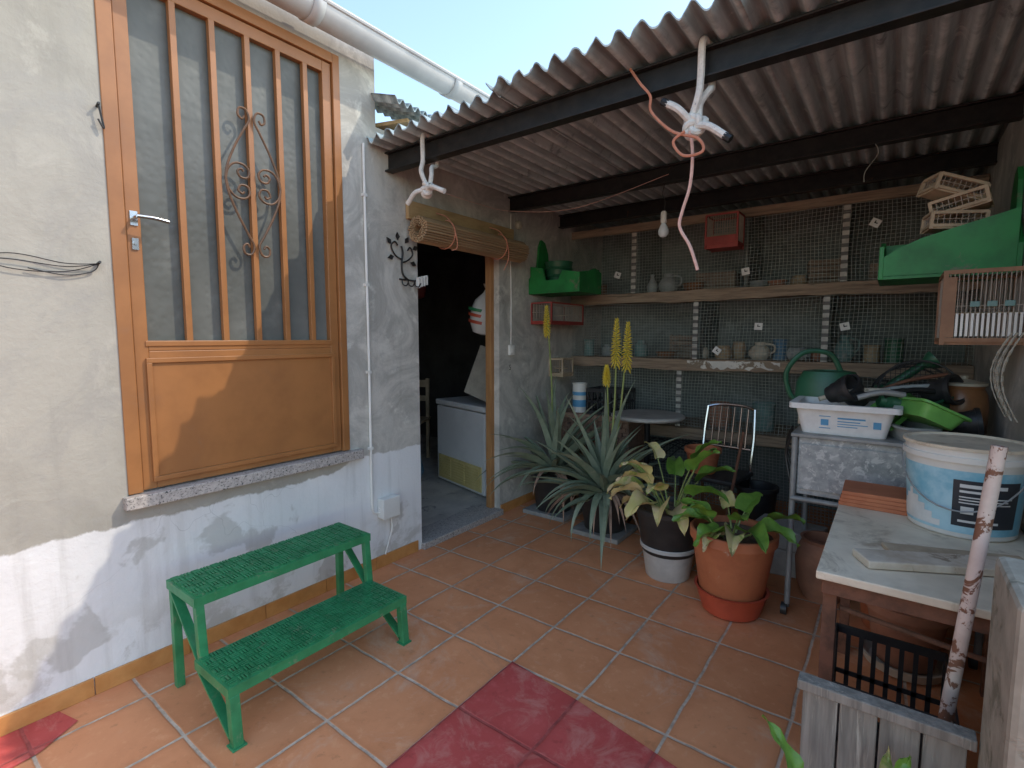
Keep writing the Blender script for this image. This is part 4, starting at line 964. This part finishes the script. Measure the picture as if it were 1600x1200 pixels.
# ------------------------------------------------------------------ galvanised cabinet
cb = thing('metal_cabinet', 'galvanised sheet cabinet on grey legs with casters', 'cabinet', (2.44, 3.1, 0))
CX0, CX1, CY0, CY1, CZ0, CZ1 = 2.075, 2.81, 2.82, 3.36, .63, .915
g = MB(); g.bx(CX0+.02, CX1, CY0+.01, CY1, CZ0, CZ1); build(g, 'body', m_galv, cb, bevel=.004)
g = MB(); g.bx(CX0-.012, CX1+.01, CY0-.012, CY1+.012, CZ1+.001, CZ1+.018); build(g, 'top_plate', m_galvd, cb, bevel=.003)
g = MB(); g.bx(CX0+.035, CX1-.02, CY0-.002, CY0+.0085, CZ0+.03, CZ1-.03); build(g, 'door_sheet', m_galv, cb, bevel=.002)
g = MB(); g.tube([(CX0, CY0-.01, CZ0-.02), (CX1, CY0-.01, CZ0-.02)], .013, 10); build(g, 'rail', m_galvd, cb, smooth=True)
for x in (CX0+.006, CX1-.01):
    for y in (CY0-.002, CY1-.01):
        g = MB(); g.tube([(x, y, .06), (x, y, CZ1)], .014, 10); lg = build(g, 'leg', m_galvd, cb, smooth=True)
        g = MB(); g.lathe((x-.012, y, .03), [(.012, -.014), (.03, -.013), (.03, .013), (.012, .014)], 18, Matrix.Rotation(R(90), 3, 'Y')); g.bx(x-.012, x+.012, y-.01, y+.01, .045, .062); build(g, 'caster', m_black_pl, lg, smooth=True)
zt = CZ1+.019
def basin(c, w, d, h, fl, rz=0, rx=0, ry=0, th=.014, rim=.018, lip=.03):
    g = MB()
    def ring(w2, d2, z, r=.03, n=5):
        pts = []
        for (sx, sy, a0) in ((1, 1, 0), (-1, 1, 90), (-1, -1, 180), (1, -1, 270)):
            for k in range(n+1):
                a = R(a0+90*k/n); pts.append(V((sx*(w2/2-r)+r*math.cos(a), sy*(d2/2-r)+r*math.sin(a), z)))
        return pts
    rings = [ring(w, d, 0), ring(w+fl, d+fl, h-rim), ring(w+fl+lip, d+fl+lip, h-rim+.002), ring(w+fl+lip, d+fl+lip, h), ring(w+fl-th, d+fl-th, h), ring(w-th, d-th, th)]
    K = len(rings[0]); mm = Matrix.Rotation(R(rz), 3, 'Z') @ Matrix.Rotation(R(rx), 3, 'X') @ Matrix.Rotation(R(ry), 3, 'Y')
    g.v = [V(c) + mm @ q for r_ in rings for q in r_]
    for i in range(len(rings)-1):
        for k in range(K): l = (k+1) % K; g.f.append((i*K+k, i*K+l, (i+1)*K+l, (i+1)*K+k))
    g.f.append(tuple(reversed(range(K)))); g.f.append(tuple((len(rings)-1)*K+k for k in range(K)))
    return g
fb = thing('foam_box', 'white foam fish box with blue print on the galvanised cabinet', 'box', (2.27, 2.99, zt))
g = basin((2.27, 2.99, zt), .34, .25, .15, .055, lip=.055, rim=.028); build(g, 'tub', m_foam, fb, smooth=True)
yq = lambda z: 2.99-.125-.0275*z/.122-.0018
for x0, x1, z0, z1 in ((2.175, 2.222, .030, .034), (2.175, 2.222, .088, .092), (2.182, 2.214, .045, .075), (2.25, 2.36, .080, .088), (2.25, 2.34, .066, .071), (2.25, 2.37, .054, .058), (2.25, 2.33, .042, .046), (2.39, 2.42, .045, .078)):
    g = MB(); g.add([(x0, yq(z0), zt+z0), (x1, yq(z0), zt+z0), (x1, yq(z1), zt+z1), (x0, yq(z1), zt+z1)], [(0, 1, 2, 3)]); build(g, 'print', m_bprint, fb)
def npot(c, s, ry, rx, mat, label):
    g = MB(); mm = Matrix.Rotation(R(ry), 3, 'Y') @ Matrix.Rotation(R(rx), 3, 'X')
    g.lathe(c, [(.04*s, 0), (.06*s, .10*s), (.066*s, .10*s), (.066*s, .118*s), (.056*s, .118*s), (.05*s, .03*s), (0, .02*s)], 22, mm); single(g, 'nursery_pot', mat, label, 'pot', smooth=True)
npot((2.20, 2.98, zt+.18), 1, 65, 20, m_black_pl, 'black nursery pot lying in the white foam box')
npot((2.33, 3.07, zt+.15), 1.1, -40, 35, m_black_pl, 'larger black nursery pot tipped over at the back of the foam box')
npot((2.40, 3.00, zt+.17), .8, 100, -20, m_dkgreen, 'small dark green pot lying at the right end of the foam box')
npot((2.58, 3.16, zt+.20), 1.1, 75, 30, m_black_pl, 'black nursery pot lying on the heap left of the brown jar')
npot((2.66, 3.05, zt+.07), 1.0, 80, 0, m_black_pl, 'black nursery pot lying in front of the brown jar')
for i, (a, b_, r, mt, lab) in enumerate((((2.16, 2.95, zt+.16), (2.44, 3.05, zt+.21), .012, m_woodworn, 'pale stick laid across the foam box'), ((2.25, 2.9, zt+.17), (2.48, 3.08, zt+.17), .016, m_black_pl, 'black hose piece lying across the foam box'), ((2.32, 2.92, zt+.18), (2.50, 2.96, zt+.2), .014, m_galvd, 'grey tube end resting on the rim of the foam box'), ((2.28, 3.02, zt+.16), (2.62, 3.12, zt+.24), .011, m_bluegrey, 'bluish tube leaning from the foam box to the right'), ((2.36, 3.14, zt+.18), (2.66, 3.20, zt+.29), .009, m_rust, 'thin rusty rod sticking up from the heap beside the brown jar'), ((2.42, 2.98, zt+.19), (2.64, 3.10, zt+.21), .013, m_iron, 'dark iron handle lying over the green trough'))):
    g = MB(); g.tube(crv([a, ((V(a)+V(b_))/2+V((0, 0, .02))), b_], 5), r, 10); single(g, 'tube_piece', mt, lab, 'tube', smooth=True)
def wcan(label, c, s, rz, mat):
    t = thing('watering_can', label, 'watering can', (0,0,0))
    g = MB(); g.lathe((0, 0, 0), [(.09, 0), (.10, .01), (.095, .12), (.075, .165), (.05, .17), (.045, .16)], 24, Matrix.Diagonal((1.2, .8, 1))); build(g, 'body', mat, t, smooth=True)
    g = MB(); c1 = crv([(.09, 0, .04), (.16, 0, .07), (.23, 0, .14), (.30, 0, .20)], 6); g.tube(c1, [.024-.011*i/len(c1) for i in range(len(c1))], 10); sp_ = build(g, 'spout', mat, t, smooth=True)
    g = MB(); g.lathe((.295, 0, .195), [(.012, 0), (.034, .035), (.036, .045), (0, .05)], 16, Matrix.Rotation(R(55), 3, 'Y')); build(g, 'rose', mat, sp_, smooth=True)
    g = MB(); g.tube(crv([(.04, 0, .165), (.0, 0, .235), (-.09, 0, .24), (-.15, 0, .16), (-.135, 0, .07), (-.105, 0, .04)], 6), .010, 8); build(g, 'handle', mat, t, smooth=True)
    t.location = c; t.rotation_euler = (0, 0, R(rz)); t.scale = (s, s, s)
wcan('dark green watering can behind the foam box, spout to the right', (2.17, 3.25, zt+.06), 1.35, 8, m_dkgreen)
g = MB(); g.bx(2.05, 2.30, 3.12, 3.37, zt, zt+.058); single(g, 'wood_block', m_woodworn, 'wooden block under the dark green watering can', 'block', bevel=.004)
tp = thing('wire_trap', 'dark round wire mesh trap lying behind the green trough', 'trap', (2.52, 3.28, zt))
mm = Matrix.Rotation(R(78), 3, 'X') @ Matrix.Rotation(R(10), 3, 'Y'); ctr = V((2.54, 3.30, zt+.165))
for z in (-.10, .0, .10):
    g = MB(); g.tube([ctr + mm @ V((.17*math.cos(a*PI/16), .17*math.sin(a*PI/16), z)) for a in range(32)], .005, 6, closed=True); build(g, 'hoop', m_black_pl, tp, smooth=True)
g = MB()
for a in range(40):
    q = a*PI/20; g.tube([ctr + mm @ V((.168*math.cos(q), .168*math.sin(q), -.1)), ctr + mm @ V((.168*math.cos(q), .168*math.sin(q), .1))], .0014, 4)
for k in range(-8, 9):
    x = k*.020; h = math.sqrt(max(0, .168**2-x*x))
    g.tube([ctr + mm @ V((x, -h, .1)), ctr + mm @ V((x, h, .1))], .0014, 4); g.tube([ctr + mm @ V((-h, x, .1)), ctr + mm @ V((h, x, .1))], .0014, 4)
build(g, 'mesh', m_black_pl, tp)
for i, (c, dims, rz, rx, ry, lab, mt) in enumerate((((2.50, 3.02, zt+.0), (.10, .34, .07), 20, 0, 0, 'grey green trough lying flat on the cabinet', m_bluegrey), ((2.535, 3.01, zt+.085), (.14, .42, .07), 22, -4, 26, 'light green plastic trough tilted on top of the cabinet', m_limegreen), ((2.62, 3.16, zt+.11), (.12, .30, .05), -30, 8, -22, 'dark green tray tilted between the troughs and the brown jar', m_dkgreen))):
    g = basin(c, dims[0], dims[1], dims[2], .03, rz, rx, ry, th=.008, rim=.012); single(g, 'plant_trough', mt, lab, 'trough', smooth=True)
g = basin((2.44, 3.08, zt+.09), .08, .26, .055, .03, -25, 20, 38, th=.008, rim=.012); single(g, 'plant_trough', m_limegreen, 'small light green trough wedged left of the tilted one', 'trough', smooth=True)
jr = thing('ceramic_jar', 'brown ceramic jar with a pale lid at the right end of the cabinet', 'jar', (2.72, 3.22, zt))
g = MB(); g.lathe((2.72, 3.22, zt), [(.08, 0), (.095, .02), (.097, .15), (.09, .20), (.078, .225), (.082, .24), (.07, .24)], 30); build(g, 'body', m_jar, jr, smooth=True)
g = MB(); g.lathe((2.72, 3.22, zt+.2405), [(.088, 0), (.09, .012), (.05, .024), (.015, .03), (.018, .045), (0, .05)], 30); build(g, 'lid', m_cream, jr, smooth=True)
for i, (x, y, r, h, mt, lab) in enumerate(((2.36, 3.24, .075, .16, m_black_pl, 'black pot standing behind the foam box'), (2.44, 3.26, .06, .22, m_dkgreen, 'tall dark green pot behind the troughs'))):
    single(pot_mesh((x, y, zt), r, r*.75, h, .02), 'plant_pot', mt, lab, 'pot', smooth=True)
g = MB()
for k in range(4):
    rr_ = .085+.012*k; g.tube([(2.38+rr_*math.cos(a*PI/12), 3.10+rr_*.8*math.sin(a*PI/12), zt+.165+.012*k+.02*math.cos(a*PI/12)) for a in range(24)], .007, 6, closed=True)
single(g, 'hose_coil', m_black_pl, 'coil of thin black hose heaped behind the foam box rim', 'hose', smooth=True)
g = MB()
for k in range(5): g.tube(crv([(2.05-.01*k, 2.9+.09*k, .90), (2.03-.012*k, 2.92+.09*k, .8), (2.06, 2.9+.09*k, .66+.03*k), (2.045, 2.95+.08*k, .72)], 6), .006, 6)
single(g, 'tool_bundle', m_iron, 'bundle of dark bent irons hanging at the left end of the cabinet', 'tools', smooth=True)

# ------------------------------------------------------------------ near table
tb = thing('work_table', 'old table with a worn white top on rusty legs at the right edge', 'table', (2.56, 2.15, 0))
TX0, TX1, TY0, TY1, TZ = 2.30, 2.845, 1.69, 2.66, .72
g = MB(); g.bx(TX0, TX1, TY0, TY1, TZ-.025, TZ); build(g, 'tabletop', m_tabletop, tb, bevel=.004)
g = MB(); g.bx(TX0+.015, TX1-.01, TY0+.015, TY0+.035, TZ-.07, TZ-.026); g.bx(TX0+.015, TX0+.035, TY0+.035, TY1-.015, TZ-.07, TZ-.026); build(g, 'apron', m_rust, tb, bevel=.002)
for x in (TX0+.035, TX1-.035):
    for y in (TY0+.055, TY1-.04):
        g = MB(); g.bx(x-.018, x+.018, y-.018, y+.018, 0, TZ-.027); build(g, 'leg', m_rust, tb, bevel=.002)
g = MB(); g.tube([(TX0+.06, TY0+.06, .60), (TX1-.06, TY0+.10, .53)], .008, 8); build(g, 'stretcher', m_rust, tb, smooth=True)
c = (2.672, 2.40, TZ+.001); rb, rtp, hh = .150, .172, .31
bk = thing('paint_bucket', 'large white plastic bucket with a sky blue label on the table', 'bucket', c)
g = MB(); g.lathe(c, [(rb-.006, 0), (rb, .006), (rtp-.004, hh-.05), (rtp+.006, hh-.048), (rtp+.006, hh-.03), (rtp-.001, hh-.028), (rtp, hh-.008), (rtp+.004, hh-.006)], 48); body = build(g, 'body', m_white_pl, bk, smooth=True)
g = MB(); g.lathe((c[0], c[1], c[2]+hh-.0055), [(rtp+.008, 0), (rtp+.008, .010), (rtp-.004, .011), (rtp-.010, .003), (rtp-.03, .002), (0, .0025)], 48); build(g, 'lid', m_tabletop, bk, smooth=True)
rad = lambda z: rb + (rtp-.004-rb)*(z-.006)/(hh-.056) + .0012
g = MB(); g.lathe(c, [(rad(z), z) for z in (.02, .08, .14, .20, .235)], 40, None, R(150), R(340)); build(g, 'label_wrap', m_label, bk, smooth=True)
g = MB(); g.lathe(c, [(rad(z)+.001, z) for z in (.045, .12, .205)], 16, None, R(256), R(322)); build(g, 'label_panel', m_labeld, bk, smooth=True)
for k, (z0, z1, a0, a1) in enumerate(((.180, .192, 262, 306), (.163, .171, 262, 293), (.146, .150, 262, 313), (.136, .140, 262, 309), (.126, .130, 262, 312), (.090, .115, 264, 276), (.090, .115, 282, 294), (.060, .068, 262, 301))):
    g = MB(); g.lathe(c, [(rad(z0)+.002, z0), (rad(z1)+.002, z1)], 8, None, R(a0), R(a1)); build(g, 'print', m_print, bk)
g = MB()
for k in range(5): g.lathe(c, [(rad(.03+k*.02)+.001+.0002*k, .03+k*.02), (rad(.052+k*.022)+.001+.0002*k, .052+k*.022)], 10, None, R(175+k*7), R(245-k*9))
build(g, 'splash_print', m_print, bk)
g = MB(); hp_ = [V(c) + V((rtp*1.04*math.cos(R(a)), rtp*1.04*math.sin(R(a)), hh-.04 - .17*math.sin(PI*(a-175)/170))) for a in range(175, 346, 10)]
g.tube(hp_, .0028, 6); build(g, 'bail_handle', m_galvd, bk, smooth=True)
for k in range(4):
    g = MB(); g.obox((2.415+.002*k, 2.525-.002*k, TZ+.0085+.0158*k), (.225, .20, .0152), Matrix.Rotation(R(-2+k), 3, 'Z'))
    single(g, 'floor_tile', m_terra, ['lowest', 'second from the bottom', 'third from the bottom', 'topmost'][k] + ' terracotta tile of the small stack on the table', 'tile', 'stack of terracotta tiles', bevel=.002)
g = MB(); g.bar((2.40, 1.83, TZ+.014), (2.78, 2.03, TZ+.014), .10, .024); single(g, 'wood_board', m_woodworn, 'worn pale board lying across the front of the white table', 'board', bevel=.004)
g = MB(); g.bar((2.46, 1.98, TZ+.009), (2.80, 2.10, TZ+.009), .07, .016); single(g, 'wood_board', m_palewood, 'narrow brown board lying on the table between the pale board and the bucket', 'board', bevel=.003)

a, b_ = ony(1562, 697, 1.60), ony(1475, 1135, 1.60); d = (b_-a); foot = a + d*((0.0-a.z)/d.z)
g = MB(); g.tube([foot, a], .0150, 16); single(g, 'rusty_pole', m_rustpole, 'leaning pole with flaking pink paint and rust in front of the table', 'pole', smooth=True)
g = MB(); g.bx(2.64, 2.95, 1.16, 1.42, 0, .955); single(g, 'concrete_post', m_conc, 'rough concrete post at the bottom right edge', 'post', bevel=.012)
pn = thing('plank_panel', 'weathered grey plank panel standing in front of the black crate', 'panel', (2.47, 1.42, 0))
for i in range(4):
    g = MB(); x = 2.312+i*.0785; g.bx(x, x+.074, 1.400, 1.418, 0.002, .526-.002*(i % 2)); build(g, 'plank', m_woodgrey, pn, bevel=.003)
g = MB(); g.bx(2.30, 2.635, 1.388, 1.430, .527, .552); build(g, 'top_batten', m_woodgrey, pn, bevel=.003)
crate('plastic_crate', 'black slatted plastic crate on the floor under the white table', 2.335, 2.64, 1.74, 2.12, .02, .37, m_black_pl, 8)
g = MB(); g.lathe((2.55, 2.66, .001), [(.12, 0), (.14, .01), (.155, .05), (.145, .05), (.12, .02), (0, .018)], 28); single(g, 'pot_saucer', m_cream, 'pale saucer under the old pot below the table', 'saucer', smooth=True)
g = pot_mesh((2.55, 2.66, .03), .145, .105, .26, .04); single(g, 'plant_pot', m_terra_d, 'old terracotta pot under the table behind the crate', 'pot', smooth=True)
g = pot_mesh((2.50, 2.98, .001), .15, .11, .30, .04); single(g, 'plant_pot', m_terra, 'reddish pot on the floor below the cabinet', 'pot', smooth=True)

leafy('green and yellow leaved plant in front of the plank panel', (2.46, 1.18), .0, .13, .10, .26, m_terra, [(150, 66, .18, .13, .055, 30), (200, 60, .17, .14, .055, 45), (20, 62, .18, .14, .06, 35), (330, 62, .18, .13, .05, 45), (60, 75, .20, .10, .045, 20), (280, 60, .16, .12, .05, 50)], [(90, 72, .19, .1, .045, 30)], 8)

# ------------------------------------------------------------------ light
S = V((.45, .42, .67)).normalized()
w = bpy.data.worlds.new('World'); scene.world = w; w.use_nodes = True; t = w.node_tree
sky = t.nodes.new('ShaderNodeTexSky'); sky.sky_type = 'NISHITA'; sky.sun_disc = False
sky.sun_elevation = math.asin(S.z); sky.sun_rotation = math.atan2(S.x, S.y); sky.air_density = 1.0; sky.dust_density = .6; sky.ozone_density = 1.8
bal = nd(t, 'ShaderNodeMix', {0: 1.0, 6: sky.outputs[0], 7: (1.06, 1.0, .90, 1)}, data_type='RGBA', blend_type='MULTIPLY')
t.links.new(bal.outputs[2], t.nodes['Background'].inputs[0]); t.nodes['Background'].inputs[1].default_value = .47
ld = bpy.data.lights.new('sun', 'SUN'); ld.energy = 2.7; ld.angle = R(.5); ld.color = (1, .91, .78)
lo = bpy.data.objects.new('sun', ld); col.objects.link(lo); lo.rotation_euler = S.to_track_quat('Z', 'Y').to_euler(); lo.location = (3, 3, 8)
scene.view_settings.view_transform = 'Standard'; scene.view_settings.look = 'None'; scene.view_settings.exposure = 0
